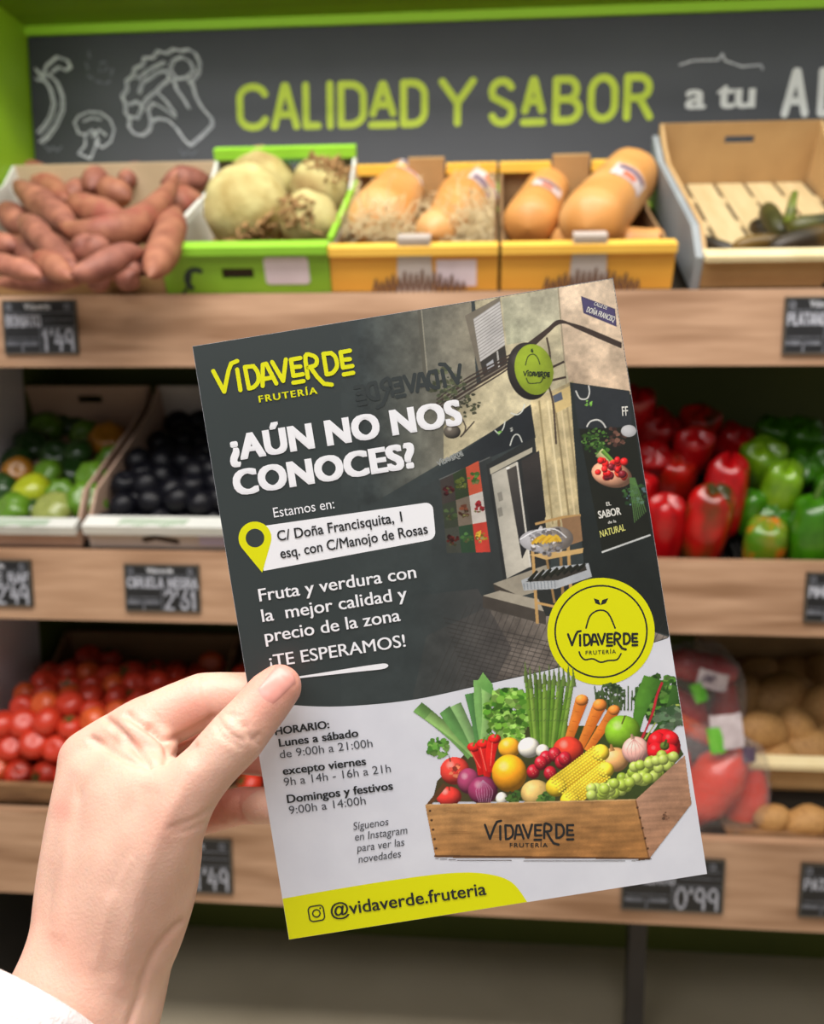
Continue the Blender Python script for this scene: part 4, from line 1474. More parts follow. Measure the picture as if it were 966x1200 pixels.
# --- a small painter for the two printed pictures
class Canvas:
    def __init__(self, x0, y0, x1, y1, k=3):
        self.x0, self.y0, self.k = x0, y0, k
        self.w, self.h = int((x1 - x0) * k), int((y1 - y0) * k)
        self.c = np.zeros((self.h, self.w, 3), np.float32)
        self.a = np.zeros((self.h, self.w), np.float32)
        yy, xx = np.mgrid[0:self.h, 0:self.w]
        self.X = (xx + .5) / k + x0
        self.Y = (yy + .5) / k + y0
        rs = np.random.RandomState(5)
        self.noise = rs.rand(self.h, self.w).astype(np.float32) - .5
        self.low = np.zeros((self.h, self.w), np.float32)
        for cell, am in ((4, .5), (11, .8), (30, 1.0)):
            g = rs.rand(int((y1 - y0) / cell) + 3, int((x1 - x0) / cell) + 3).astype(np.float32) - .5
            fy, fx_ = (self.Y - y0) / cell, (self.X - x0) / cell
            iy, ix = fy.astype(int), fx_.astype(int)
            ty, tx = fy - iy, fx_ - ix
            ty, tx = ty * ty * (3 - 2 * ty), tx * tx * (3 - 2 * tx)
            self.low += am * ((g[iy, ix] * (1 - tx) + g[iy, ix + 1] * tx) * (1 - ty) + (g[iy + 1, ix] * (1 - tx) + g[iy + 1, ix + 1] * tx) * ty)

    def _box(self, pts):
        xs = [p[0] for p in pts]
        ys = [p[1] for p in pts]
        a = max(0, int((min(xs) - self.x0) * self.k) - 1)
        b = min(self.w, int((max(xs) - self.x0) * self.k) + 2)
        c = max(0, int((min(ys) - self.y0) * self.k) - 1)
        d = min(self.h, int((max(ys) - self.y0) * self.k) + 2)
        return a, b, c, d

    def mask(self, pts):
        a, b, c, d = self._box(pts)
        if a >= b or c >= d:
            return None
        X, Y = self.X[c:d, a:b], self.Y[c:d, a:b]
        m = np.zeros(X.shape, bool)
        n = len(pts)
        for i in range(n):
            x1, y1 = pts[i]
            x2, y2 = pts[(i + 1) % n]
            if y1 == y2:
                continue
            cond = ((Y < y1) != (Y < y2)) & (X < (x2 - x1) * (Y - y1) / (y2 - y1) + x1)
            m ^= cond
        return (a, b, c, d), m, X, Y

    def poly(self, pts, col, col2=None, p=None, q=None, alpha=1.0, grain=0.0, gx=1.0, gy=1.0, mott=0.0):
        r = self.mask(pts)
        if r is None:
            return
        (a, b, c, d), m, X, Y = r
        C = np.array(col, np.float32) / 255
        if col2 is not None:
            C2 = np.array(col2, np.float32) / 255
            dx, dy = q[0] - p[0], q[1] - p[1]
            t = np.clip(((X - p[0]) * dx + (Y - p[1]) * dy) / (dx * dx + dy * dy), 0, 1)[..., None]
            C = C * (1 - t) + C2 * t
        else:
            C = np.broadcast_to(C, X.shape + (3,))
        if grain:
            g = (np.sin(Y * gy * .8 + np.sin(X * gx * .05) * 2.5) + np.sin(Y * gy * 1.9 + X * gx * .05) * .6 + np.sin(X * gx * .11 + Y * gy * .3) * .8) / 2 + self.noise[c:d, a:b] * 1.2
            C = C * (1 + grain * g[..., None])
        if mott:
            C = C * (1 + mott * (self.low[c:d, a:b] + self.noise[c:d, a:b] * .6)[..., None])
        m = m[..., None] * alpha
        self.c[c:d, a:b] = self.c[c:d, a:b] * (1 - m) + C * m
        self.a[c:d, a:b] = np.maximum(self.a[c:d, a:b], m[..., 0])

    def line(self, pts, w, col, alpha=1.0):
        for (x1, y1), (x2, y2) in zip(pts[:-1], pts[1:]):
            L = math.hypot(x2 - x1, y2 - y1) or 1e-6
            nx, ny = -(y2 - y1) / L * w / 2, (x2 - x1) / L * w / 2
            ex, ey = (x2 - x1) / L * w * .25, (y2 - y1) / L * w * .25
            self.poly([(x1 + nx - ex, y1 + ny - ey), (x2 + nx + ex, y2 + ny + ey), (x2 - nx + ex, y2 - ny + ey), (x1 - nx - ex, y1 - ny - ey)], col, alpha=alpha)

    def taper(self, a, b, w0, w1, col, col2=None, bend=0.0):
        n = 8
        dx, dy = b[0] - a[0], b[1] - a[1]
        L = math.hypot(dx, dy)
        nx, ny = -dy / L, dx / L
        up, dn = [], []
        for i in range(n + 1):
            t = i / n
            o = bend * math.sin(PI * t)
            w = (w0 + (w1 - w0) * t) / 2
            x, y = a[0] + dx * t + nx * o, a[1] + dy * t + ny * o
            up.append((x + nx * w, y + ny * w))
            dn.append((x - nx * w, y - ny * w))
        m = ((a[0] + b[0]) / 2, (a[1] + b[1]) / 2)
        W = max(w0, w1) / 2 + abs(bend)
        if col2 is None:
            col2 = tuple(v * .62 for v in col)
        self.poly(up + dn[::-1], col2, col, (m[0] + nx * W, m[1] + ny * W), (m[0] - nx * W * .4, m[1] - ny * W * .4))

    def ball(self, cx, cy, rx, ry, col, rot=0.0, light=1.45, dark=.5, spec=.5):
        R = max(rx, ry)
        pts = [(cx - R, cy - R), (cx + R, cy - R), (cx + R, cy + R), (cx - R, cy + R)]
        a, b, c, d = self._box(pts)
        if a >= b or c >= d:
            return
        X, Y = self.X[c:d, a:b] - cx, self.Y[c:d, a:b] - cy
        cr, sr = math.cos(math.radians(rot)), math.sin(math.radians(rot))
        U, V = (X * cr + Y * sr) / rx, (-X * sr + Y * cr) / ry
        r2 = U * U + V * V
        m = (r2 <= 1)[..., None].astype(np.float32)
        nz = np.sqrt(np.clip(1 - r2, 0, 1))
        sh = np.clip(-.35 * X / R - .55 * Y / R + .75 * nz, 0, 1)
        C = np.array(col, np.float32) / 255
        k = (dark + (light - dark) * sh)[..., None]
        hl = (np.clip(1 - ((X / R + .3) ** 2 + (Y / R + .38) ** 2) * 9, 0, 1) * spec)[..., None]
        col_ = C * k * (1 - hl) + hl * np.array((1, .98, .94), np.float32)
        self.c[c:d, a:b] = self.c[c:d, a:b] * (1 - m) + col_ * m
        self.a[c:d, a:b] = np.maximum(self.a[c:d, a:b], m[..., 0])

    def blob(self, cx, cy, r, cols, n, seed, sz=(2, 6)):
        rr = random.Random(seed)
        for i in range(n):
            a = rr.uniform(0, 2 * PI)
            q = r * math.sqrt(rr.random())
            x, y = cx + q * math.cos(a), cy + q * math.sin(a) * .9
            s = rr.uniform(*sz)
            th = rr.uniform(0, PI)
            c = rr.choice(cols)
            kf = rr.uniform(.62, 1.15)
            c2 = tuple(v * kf for v in c)
            pts = [(x + s * math.cos(th + j * PI / 3) * rr.uniform(.6, 1.2), y + s * math.sin(th + j * PI / 3) * rr.uniform(.4, 1.0)) for j in range(6)]
            self.poly(pts, c2)

    def mesh(self, name, z, step=2, masked=False):
        """vertex-coloured grid on the flyer plane"""
        k, s = self.k, step
        hh, ww = self.h // s, self.w // s
        c = self.c[:hh * s, :ww * s].reshape(hh, s, ww, s, 3).mean((1, 3))
        al = self.a[:hh * s, :ww * s].reshape(hh, s, ww, s).mean((1, 3))
        X = self.X[:hh * s, :ww * s].reshape(hh, s, ww, s).mean((1, 3))
        Y = self.Y[:hh * s, :ww * s].reshape(hh, s, ww, s).mean((1, 3))
        # pixel -> flyer plane (homography of the sheet)
        dx, dy = (X - CX) / FPX, -(Y - CY) / FPX
        D = np.array(FWD)[None, None] + dx[..., None] * np.array(RIGHT) + dy[..., None] * np.array(UP)
        n = np.array(F_Z)
        o = np.array(F_O) - np.array(CAM)
        t = (o @ n) / (D @ n)
        P = D * t[..., None] - o
        u, v = P @ np.array(F_X), P @ np.array(F_Y)
        ok = (al > .5) & (u > .0001) & (u < FW - .0001) & (v < -.0001) & (v > -FH + .0001)
        idx = np.arange(hh * ww).reshape(hh, ww)
        okq = ok[:-1, :-1] & ok[1:, :-1] & ok[:-1, 1:] & ok[1:, 1:]
        q = np.stack([idx[1:, :-1][okq], idx[1:, 1:][okq], idx[:-1, 1:][okq], idx[:-1, :-1][okq]], 1)
        use = np.unique(q)
        remap = np.zeros(hh * ww, np.int64)
        remap[use] = np.arange(len(use))
        q = remap[q]
        co_ = np.stack([u.ravel()[use], v.ravel()[use], np.full(len(use), z)], 1).astype(np.float32)
        me = bpy.data.meshes.new(name)
        me.vertices.add(len(use))
        me.vertices.foreach_set('co', co_.ravel())
        me.loops.add(len(q) * 4)
        me.loops.foreach_set('vertex_index', q.ravel().astype(np.int32))
        me.polygons.add(len(q))
        me.polygons.foreach_set('loop_start', np.arange(0, len(q) * 4, 4, dtype=np.int32))
        me.update()
        at = me.color_attributes.new('print', 'FLOAT_COLOR', 'POINT')
        cc = np.clip(c.reshape(-1, 3)[use], 0, 1)
        cc = np.where(cc <= .04045, cc / 12.92, ((cc + .055) / 1.055) ** 2.4)
        at.data.foreach_set('color', np.concatenate([cc, np.ones((len(cc), 1))], 1).astype(np.float32).ravel())
        return link(name, me, M_PRINT, flyer)


M_PRINT = bpy.data.materials.new('offset_print')
M_PRINT.use_nodes = True
_nt = M_PRINT.node_tree
_at = _nt.nodes.new('ShaderNodeAttribute')
_at.attribute_name = 'print'
_nt.links.new(_at.outputs['Color'], _nt.nodes['Principled BSDF'].inputs['Base Color'])
_nt.nodes['Principled BSDF'].inputs['Roughness'].default_value = .36

# --- printed photo of the shop front
DK = (56, 63, 63)
V_ = Canvas(400, 322, 800, 835)
wpts = [(400, 322), (812, 322), (812, 741)] + [(x, y - .3) for x, y in reversed(WAVE) if x > 400] + [(400, wave_y(400) - .3)]
V_.poly(wpts, DK)
Wall = (176, 166, 142)
V_.poly([(420, 376), (552, 348), (560, 470), (530, 535), (420, 600)], DK, (150, 143, 124), (425, 430), (560, 420), mott=.16)
V_.line([(491, 362), (499, 450)], 4, (92, 90, 80))
V_.line([(494, 362), (502, 450)], 1.2, (150, 145, 128))
V_.poly([(556, 348), (588, 342), (660, 330), (668, 450), (622, 478), (520, 540), (520, 500), (566, 444)], (178, 168, 138), (198, 188, 156), (540, 450), (640, 440), mott=.16)
V_.poly([(588, 350), (654, 338), (656, 376), (620, 400), (594, 404)], (172, 172, 146), (196, 190, 164), (600, 400), (650, 350), mott=.16)
V_.poly([(545, 370), (586, 348), (594, 430), (564, 446)], (120, 112, 98))
V_.poly([(555, 374), (586, 353), (592, 404), (563, 424)], (196, 193, 190))
for k in range(14):
    t = k / 14
    V_.line([(555 + 8 * t, 374 + 50 * t), (586 + 6 * t, 353 + 51 * t)], .9, (146, 142, 138))
V_.poly([(563, 424), (592, 405), (595, 426), (567, 441)], (58, 54, 50))
V_.poly([(570, 427), (578, 421), (580, 431), (572, 436)], (170, 172, 176))
V_.line([(583, 412), (585, 430)], 2, (186, 184, 178))
# right wall
V_.poly([(654, 336), (720, 322), (740, 462), (668, 452), (658, 400)], (214, 192, 166), (196, 172, 146), (690, 350), (700, 455), mott=.16)
V_.line([(654, 336), (664, 450)], 1.6, (158, 146, 122))
V_.poly([(681, 347), (721, 362), (723, 383), (684, 367)], (64, 58, 92))
V_.poly([(682.5, 349), (719.5, 363), (721, 380.5), (685.5, 366)], (78, 70, 108))
# columns under the corner
V_.poly([(622, 470), (672, 446), (696, 605), (640, 626)], (206, 190, 148), (172, 156, 118), (630, 540), (690, 530), mott=.16)
for (xa, xb, c) in ((632, 648, (160, 144, 104)), (642, 660, (226, 210, 168)), (650, 668, (146, 130, 94)), (657, 675, (214, 196, 154)), (664, 682, (160, 144, 108))):
    V_.line([(xa, 470), (xb, 614)], 2.2, c)
# cables
CAB = (62, 50, 44)
for k in range(5):
    o = k * 4.4
    V_.line(smooth([(512, 486 - o), (545, 464 - o * 1.1), (590, 436 - o * .9), (612, 418 - o * .6), (640, 392 - o * .3), (656, 379 - o * .2), (676, 381 + o * .2), (700, 390 + o * .3), (728, 402 + o * .3)], 5),
            1.7 + (k % 2), CAB)
V_.line(smooth([(641, 396), (645, 420), (640, 440), (648, 470), (652, 520)], 4), 2.2, (76, 62, 52))
V_.line(smooth([(532, 476), (546, 500), (540, 512), (556, 494)], 4), 1.6, (70, 60, 52))
V_.line([(644, 432), (661, 424)], 2.6, CAB)
V_.line([(646, 446), (663, 442)], 2.6, CAB)
V_.ball(530, 506, 10, 8, (84, 78, 70))
V_.poly([(648, 462), (668, 452), (672, 474), (652, 484)], (206, 182, 126))
V_.poly([(648, 464), (658, 459), (660, 468), (650, 472)], (84, 92, 108))
V_.blob(522, 452, 24, [(86, 94, 66), (70, 78, 58), (104, 108, 80)], 90, 4, (1.5, 4))
V_.blob(546, 474, 16, [(78, 82, 58), (66, 66, 50)], 40, 9, (1, 3))
# left fascia and front
V_.poly([(490, 566), (622, 474), (628, 513), (575, 536), (490, 580)], DK, (36, 40, 44), (500, 560), (580, 510))
V_.poly([(488, 574), (576, 534), (600, 700), (488, 740)], DK, (52, 56, 56), (490, 640), (560, 620))
V_.line([(515, 562), (574, 536)], 1.2, (96, 98, 96))
PAN = [[(112, 100, 94), (62, 78, 50), (196, 84, 58)], [(98, 108, 86), (150, 134, 116), (204, 196, 188)], [(118, 122, 108), (58, 88, 62), (192, 62, 50)]]
pq = [(516, 563), (561, 540), (575, 647), (524, 648)]


def bil(q, u, v):
    return tuple((q[0][i] * (1 - u) + q[1][i] * u) * (1 - v) + (q[3][i] * (1 - u) + q[2][i] * u) * v for i in (0, 1))


for j in range(3):
    for i in range(3):
        c = PAN[j][i]
        V_.poly([bil(pq, i / 3, j / 3), bil(pq, (i + 1) / 3, j / 3), bil(pq, (i + 1) / 3, (j + 1) / 3), bil(pq, i / 3, (j + 1) / 3)], tuple(v * (.55 + .22 * i) for v in c))
        m = bil(pq, i / 3 + .17, j / 3 + .17)
        cc = [(150, 40, 50), (150, 170, 70), (90, 140, 60), (120, 150, 90), (160, 90, 60), (210, 50, 60), (170, 60, 50), (110, 170, 90), (220, 180, 60)][j * 3 + i]
        V_.blob(m[0], m[1] - 1, 6.5, [tuple(v * (.55 + .18 * i) for v in cc), tuple(v * (.4 + .15 * i) for v in cc)], 14, 50 + j * 3 + i, (1.5, 4))
        V_.blob(m[0], m[1] + 2, 5, [tuple(v * (.42 + .18 * i) for v in (196, 190, 120))], 4, 70 + j * 3 + i, (1, 2.4))
# doorway
V_.poly([(570, 545), (626, 512), (646, 662), (592, 692)], (44, 46, 46))
V_.poly([(574, 549), (624, 524), (624, 530), (575, 556)], (176, 170, 152))
V_.poly([(576, 556), (606, 541), (622, 664), (594, 678)], (172, 168, 156), (196, 190, 176), (578, 600), (610, 600))
V_.poly([(594, 551), (606, 545), (619, 640), (612, 655)], (74, 70, 66), (40, 40, 42), (598, 560), (614, 640))
V_.poly([(611, 540), (632, 528), (640, 605), (624, 640)], (58, 54, 52), (30, 32, 34), (614, 545), (634, 620))
V_.line([(606, 542), (622, 664)], 2.2, (206, 202, 192))
V_.line([(594, 549), (597, 548)], 2, (230, 230, 226))
for y in (578, 596):
    V_.poly([(583, y), (588, y - 2), (590, y + 8), (585, y + 10)], (140, 136, 126))
# dark right front
V_.poly([(668, 448), (738, 458), (800, 748), (690, 722), (680, 612)], (40, 46, 46), (34, 38, 36), (680, 470), (740, 720))
V_.poly([(671, 449), (737, 459), (741, 501), (678, 502)], (46, 50, 54))
V_.line(smooth([(675, 458), (680, 467), (688, 467), (691, 460), (690, 452)], 4), 1.6, (214, 214, 208))
V_.line(smooth([(688, 500), (692, 494), (700, 492), (706, 495), (710, 501)], 4), 1.8, (220, 220, 214))
V_.blob(690, 472, 4, [(130, 190, 80)], 7, 2, (1, 2.4))
for (ox, oy) in ((580, 500), (596, 512)):
    V_.line(smooth([(ox, oy + 4), (ox + 5, oy + 8), (ox + 10, oy + 2), (ox + 12, oy - 6)] if oy == 500 else [(ox + 2, oy + 10), (ox + 5, oy + 1), (ox + 9, oy - 3), (ox + 13, oy - 1), (ox + 16, oy + 6)], 4), 1.4, (206, 208, 200))
V_.line(smooth([(599, 484), (606, 486), (612, 482), (615, 474)], 4), 1.5, (206, 208, 200))
V_.blob(587, 508, 3, [(120, 180, 80)], 5, 6, (.8, 2))
V_.blob(601, 503, 3, [(206, 208, 200)], 4, 7, (.8, 2))
# poster
V_.poly([(679, 503), (744, 500), (764, 628), (706, 646)], (32, 34, 28))
V_.blob(700, 516, 17, [(70, 110, 44), (44, 78, 34), (90, 130, 60)], 90, 12, (1, 3.4))
V_.blob(722, 512, 12, [(86, 60, 52), (120, 84, 70)], 26, 13, (2, 4))
V_.ball(737, 505, 9, 7, (190, 190, 192), light=1.05, dark=.85, spec=0)
V_.taper((702, 530), (742, 566), 12, 3, (214, 214, 150))
V_.taper((706, 528), (746, 570), 5, 3, (120, 170, 70))
V_.ball(717, 556, 24, 15, (206, 150, 120), 14, spec=0)
rr = random.Random(2)
for k in range(26):
    V_.ball(716 + rr.uniform(-17, 17), 548 + rr.uniform(-9, 13), rr.uniform(3, 5.4), rr.uniform(3, 5), rr.choice([(214, 34, 34), (196, 24, 28), (226, 66, 44), (120, 30, 40)]), spec=.3)
V_.blob(744, 580, 14, [(60, 96, 50), (46, 76, 44), (96, 120, 130)], 70, 15, (1, 3.5))
for k in range(7):
    V_.line([(738 + k, 560), (744 + k * 2.2, 612 - k * 2)], 1.1, (84, 120, 66))
V_.line([(706, 647), (762, 627)], 2.2, (206, 208, 206))
# steps, pavement, stand
V_.poly([(500, 745), (570, 712), (640, 700), (700, 718), (800, 752), (800, 835), (480, 835)], (78, 74, 70), (126, 116, 107), (520, 740), (640, 720), mott=.22)
V_.poly([(480, 835), (470, 700), (560, 690), (600, 760), (560, 835)], DK, (76, 72, 70), (490, 780), (600, 770), alpha=.75)
for k in range(22):
    y0 = 704 + k * 5.6
    V_.line([(520 + k * 2, y0 + 20), (800, y0 + 84)], 1.0, (52, 48, 46), .7)
for k in range(34):
    x = 548 + k * 8
    V_.line([(x, 700 + abs(k - 8) * 1.2), (x - 44, 810)], .9, (54, 50, 48), .55)
V_.poly([(578, 684), (640, 662), (662, 684), (606, 700)], (158, 150, 134))
V_.poly([(578, 684), (606, 697), (606, 706), (580, 692)], (64, 58, 52))
V_.poly([(566, 698), (586, 692), (654, 708), (654, 716), (640, 718)], (166, 158, 142))
V_.poly([(566, 698), (640, 717), (640, 732), (566, 712)], (72, 66, 60))
V_.poly([(622, 680), (690, 664), (700, 720), (640, 722)], (44, 46, 44))
WD = (188, 150, 96)
V_.line([(655, 610), (660, 700)], 3.4, (150, 118, 76))
V_.line([(624, 640), (630, 730)], 3.6, WD)
V_.line([(664, 606), (669, 690)], 3.8, WD)
V_.line([(640, 650), (650, 706)], 2.8, (150, 118, 76))
V_.poly([(620, 650), (668, 645), (684, 642), (683, 648), (640, 656)], (206, 170, 112))
V_.line([(628, 614), (660, 606), (680, 604)], 3, WD)
V_.poly([(658, 608), (680, 604), (683, 634), (664, 640)], (150, 116, 84))
V_.ball(637, 634, 28, 14, (176, 174, 178), 2, light=1.1, dark=.8, spec=0)
V_.ball(654, 631, 18, 14, (150, 140, 132), 0, light=1.1, dark=.7, spec=0)
V_.blob(640, 634, 20, [(206, 204, 208), (150, 148, 152), (120, 112, 108), (188, 178, 166)], 60, 88, (1.5, 5))
for k in range(6):
    V_.line(smooth([(624 + k * 4, 637 - (k % 3)), (632 + k * 4, 630 - (k % 2) * 2), (642 + k * 3, 634)], 3), 3.2, (226, 184, 60) if k % 2 else (206, 160, 48))
V_.line(smooth([(610, 632), (628, 622), (650, 620), (664, 630)], 4), 1.4, (230, 230, 232))
V_.poly([(611, 680), (650, 664), (690, 660), (694, 676), (652, 690), (614, 692)], (178, 182, 186))
V_.poly([(616, 682), (652, 668), (686, 662), (688, 668), (654, 680)], (56, 52, 46))
for k in range(8):
    V_.taper((620 + k * 8, 681 - k * 1.8), (630 + k * 8, 669 - k * 1.2), 5, 3, (40, 42, 34))
for k in range(10):
    V_.line([(614 + k * 4, 684 - k * .5), (615 + k * 4, 691 - k * .2)], .8, (120, 128, 136))
V_.line([(628, 706), (655, 712)], 3, WD)
# round projecting sign
V_.ball(620, 435, 25, 34, (44, 40, 38), -12, light=1.3, dark=.7, spec=.15)
V_.ball(626, 433, 22.5, 30, (150, 172, 46), -12, light=1.06, dark=.86, spec=0)
V_.line(smooth([(616, 428), (619, 418), (625, 415), (630, 419), (633, 427)], 4), 1.1, (40, 52, 28))
V_.line(smooth([(617, 443), (620, 449), (628, 449), (634, 448), (637, 442)], 4), 1.1, (40, 52, 28))
V_.blob(624, 411, 2.4, [(40, 60, 24)], 5, 3, (.8, 2))
V_.c *= (1 + .10 * V_.low + .06 * V_.noise)[..., None]
_wy = np.interp(V_.X[0], [p[0] for p in WAVE], [p[1] for p in WAVE]) - .3
V_.a *= (V_.Y < _wy[None])
V_.mesh('shop_photo', 5e-5)

# --- printed picture of the vegetable crate
B_ = Canvas(478, 766, 816, 1016)
LEAF = (96, 150, 60)
B_.poly([(506, 940), (512, 915), (548, 880), (620, 850), (700, 850), (790, 862), (802, 884), (745, 938)], (74, 66, 40), (58, 72, 34), (560, 930), (700, 850))
B_.blob(514, 876, 13, [(96, 150, 60), (70, 124, 46), (130, 178, 84)], 60, 21, (2, 5))
for (a, b, w0, w1, c, bd) in (((552, 886), (489, 828), 10, 16, (118, 166, 88), 3), ((556, 884), (502, 838), 8, 13, (152, 194, 112), 2), ((558, 880), (521, 831), 10, 16, (104, 158, 86), -2), ((560, 882), (534, 825), 9, 14, (146, 190, 120), 1),
                              ((564, 880), (551, 812), 10, 14, (86, 140, 76), 1), ((569, 876), (562, 796), 11, 15, (122, 172, 96), -2), ((566, 870), (571, 806), 7, 14, (150, 196, 116), 2)):
    B_.taper(a, b, w0, w1, c, bend=bd)
B_.poly([(558, 800), (566, 787), (578, 802), (580, 816), (566, 808)], (128, 180, 96), (92, 150, 72), (560, 790), (578, 815))
B_.blob(598, 832, 28, [(92, 152, 46), (126, 182, 66), (64, 120, 34), (158, 204, 96)], 330, 22, (2.5, 6.5))
B_.blob(592, 856, 20, [(120, 176, 60), (84, 140, 44), (160, 206, 100)], 120, 23, (2.5, 6))
for k in range(11):
    xb, xt = 626 + k * 3.2, 616 + k * 5.6
    c = [(112, 156, 50), (140, 178, 72), (92, 134, 44)][k % 3]
    B_.taper((xb, 876), (xt, 788 + (k * 7) % 13), 5.5, 5, c)
    B_.taper((xt + .8, 800 + (k * 7) % 13), (xt - .6, 775 + (k * 5) % 11), 6.4, 1.5, (108, 132, 66))
    for j in range(5):
        B_.line([(xt - 1.4 + (xb - xt) * j / 6, 793 + j * 13), (xt + 1.0 + (xb - xt) * j / 6, 791 + j * 13)], 1, (78, 100, 56), .6)
B_.blob(716, 816, 17, [(64, 86, 50), (90, 112, 72), (46, 66, 40)], 130, 24, (1.5, 4))
for k in range(12):
    B_.line([(700 + k * 4, 832), (697 + k * 4.4, 804 + (k * 5) % 9)], 2.4, (76, 98, 58))
for (a, b, w0, w1) in (((665, 872), (682, 820), 9, 16), ((680, 876), (703, 826), 9, 17), ((688, 880), (720, 832), 8, 14)):
    B_.taper(a, b, w0, w1, (244, 142, 56), (196, 92, 26))
    B_.ball(b[0], b[1], w1 * .5, w1 * .42, (240, 142, 60), spec=.2)
    for j in range(3):
        x, y = a[0] + (b[0] - a[0]) * (.3 + .22 * j), a[1] + (b[1] - a[1]) * (.3 + .22 * j)
        B_.line([(x - 3, y), (x + 2, y + 1)], .8, (206, 104, 40))
B_.blob(780, 834, 22, [(56, 96, 40), (80, 120, 60), (44, 76, 34)], 120, 27, (3, 8))
B_.blob(774, 816, 28, [(56, 102, 36), (84, 136, 50), (40, 76, 28), (110, 156, 70)], 240, 25, (2.5, 7))
B_.taper((744, 866), (766, 794), 8, 24, (88, 144, 48), (54, 100, 36), bend=-4)
B_.taper((764, 864), (796, 806), 6, 18, (64, 108, 44), bend=4)
B_.line(smooth([(752, 866), (764, 838), (770, 815), (776, 800)], 5), 3, (196, 44, 56))
B_.line(smooth([(756, 866), (772, 842), (786, 828), (796, 826)], 5), 2, (178, 190, 90))
B_.blob(786, 842, 15, [(96, 126, 92), (70, 104, 66), (126, 150, 116)], 40, 26, (3, 7))
B_.ball(666, 879, 18, 16, (214, 62, 44))
B_.ball(730, 858, 21, 20.5, (128, 176, 44))
B_.line([(729, 848), (733, 838)], 1.6, (96, 92, 40))
B_.ball(597, 876, 13, 12, (246, 170, 44))
B_.ball(620, 876, 13, 12, (226, 222, 210), spec=.2)
B_.ball(636, 880, 8, 8, (222, 216, 200), spec=.2)
for (a, b, bd) in (((564, 908), (555, 874), 3), ((571, 911), (566, 870), 2), ((576, 905), (580, 864), -3)):
    B_.taper(a, b, 8, 15, (224, 36, 32), (150, 12, 16), bend=bd)
    B_.ball(b[0], b[1] + 1.5, 7.4, 5.5, (214, 32, 30), spec=.25)
    B_.line([(a[0] - 1, a[1] - 8), (b[0] - 3, b[1] + 6)], 1.2, (250, 130, 110), .7)
    B_.line([(b[0], b[1]), (b[0] + 2, b[1] - 6)], 2, (90, 130, 50))
B_.ball(533, 903, 17.5, 16.5, (206, 62, 52))
B_.blob(536, 904, 9, [(226, 128, 92), (214, 84, 66)], 14, 31, (1.5, 4))
B_.line([(528, 892), (526, 884)], 1.4, (92, 60, 40))
B_.ball(549, 915, 13, 15, (146, 58, 92))
B_.ball(526, 933, 15, 11.5, (212, 58, 50))
B_.line([(527, 926), (526, 920)], 1.2, (92, 60, 40))
B_.ball(566, 926, 17.5, 16.5, (138, 50, 88))
for k in range(7):
    B_.line(smooth([(566, 914), (558 + k * 3.2, 926), (562 + k * 2, 940)], 3), .8, (206, 160, 186), .7)
B_.ball(588, 936, 7, 8, (224, 220, 208), spec=.3)
B_.ball(597, 906, 20.5, 22, (250, 166, 34))
B_.blob(603, 934, 9, [(86, 124, 52), (60, 96, 44)], 34, 32, (1.5, 4))
for (x, y) in ((640, 888), (650, 884), (625, 904), (658, 893), (645, 906), (634, 894), (662, 889)):
    B_.ball(x, y, 7.6, 8.6, (186, 32, 50))
    for j in range(5):
        B_.line([(x - 3 + j * 1.4, y - 2 + (j % 3) * 2), (x - 2.6 + j * 1.4, y - 1.4 + (j % 3) * 2)], .9, (226, 150, 120))
B_.ball(628, 929, 17.5, 15.5, (218, 182, 110), spec=.2)
B_.blob(640, 936, 9, [(92, 132, 56), (66, 104, 46)], 30, 33, (1.5, 4.5))
B_.ball(721, 890, 16, 14.5, (222, 166, 106), spec=.3)
B_.taper((718, 880), (716, 872), 6, 2, (206, 150, 90))
B_.ball(745, 879, 16, 16, (232, 178, 166), spec=.4)
B_.taper((742, 866), (740, 860), 5, 2, (222, 180, 150))
for k in range(5):
    B_.line(smooth([(743, 866), (735 + k * 5, 878), (740 + k * 2.4, 893)], 3), .7, (206, 140, 134), .7)


def corn(a, b, w):
    B_.taper(a, b, w, w * .8, (248, 214, 52), (206, 150, 20))
    B_.ball(b[0], b[1], w * .42, w * .40, (240, 206, 60), spec=.1)
    B_.ball(a[0], a[1], w * .5, w * .46, (236, 200, 50), spec=.1)
    dx, dy = b[0] - a[0], b[1] - a[1]
    L = math.hypot(dx, dy)
    for i in range(int(L / 3.4)):
        for j in range(-3, 4):
            x = a[0] + dx * (i + .5 * (j % 2)) / (L / 3.4) - dy / L * j * w / 7.2
            y = a[1] + dy * (i + .5 * (j % 2)) / (L / 3.4) + dx / L * j * w / 7.2
            B_.ball(x, y, 1.5, 1.3, (252, 222, 70), light=1.2, dark=.7, spec=.1)


corn((652, 922), (704, 882), 25)
corn((668, 938), (710, 902), 23)
B_.ball(778, 874, 20, 20, (206, 24, 34))
for (dx, dy) in ((-8, -6), (8, -7), (-9, 6), (7, 8)):
    B_.ball(778 + dx, 874 + dy, 10.5, 10.5, (208, 26, 36), spec=.35)
B_.ball(779, 874, 5.5, 5, (96, 112, 46), spec=.1)
B_.line([(779, 874), (781, 867)], 2.6, (70, 96, 40))
rr = random.Random(6)
gr = [(rr.uniform(695, 790), 0) for _ in range(74)]
for i in range(74):
    u = rr.random()
    x = 692 + u * 98
    yc = 930 - 42 * u ** 1.1 + 3
    y = yc + rr.uniform(-14, 8)
    if x < 712:
        y = 931 + rr.uniform(-8, 4)
    B_.ball(x, y, 6.3, 6.3, rr.choice([(170, 192, 78), (150, 176, 60), (186, 204, 100)]), light=1.3, dark=.6, spec=.45)
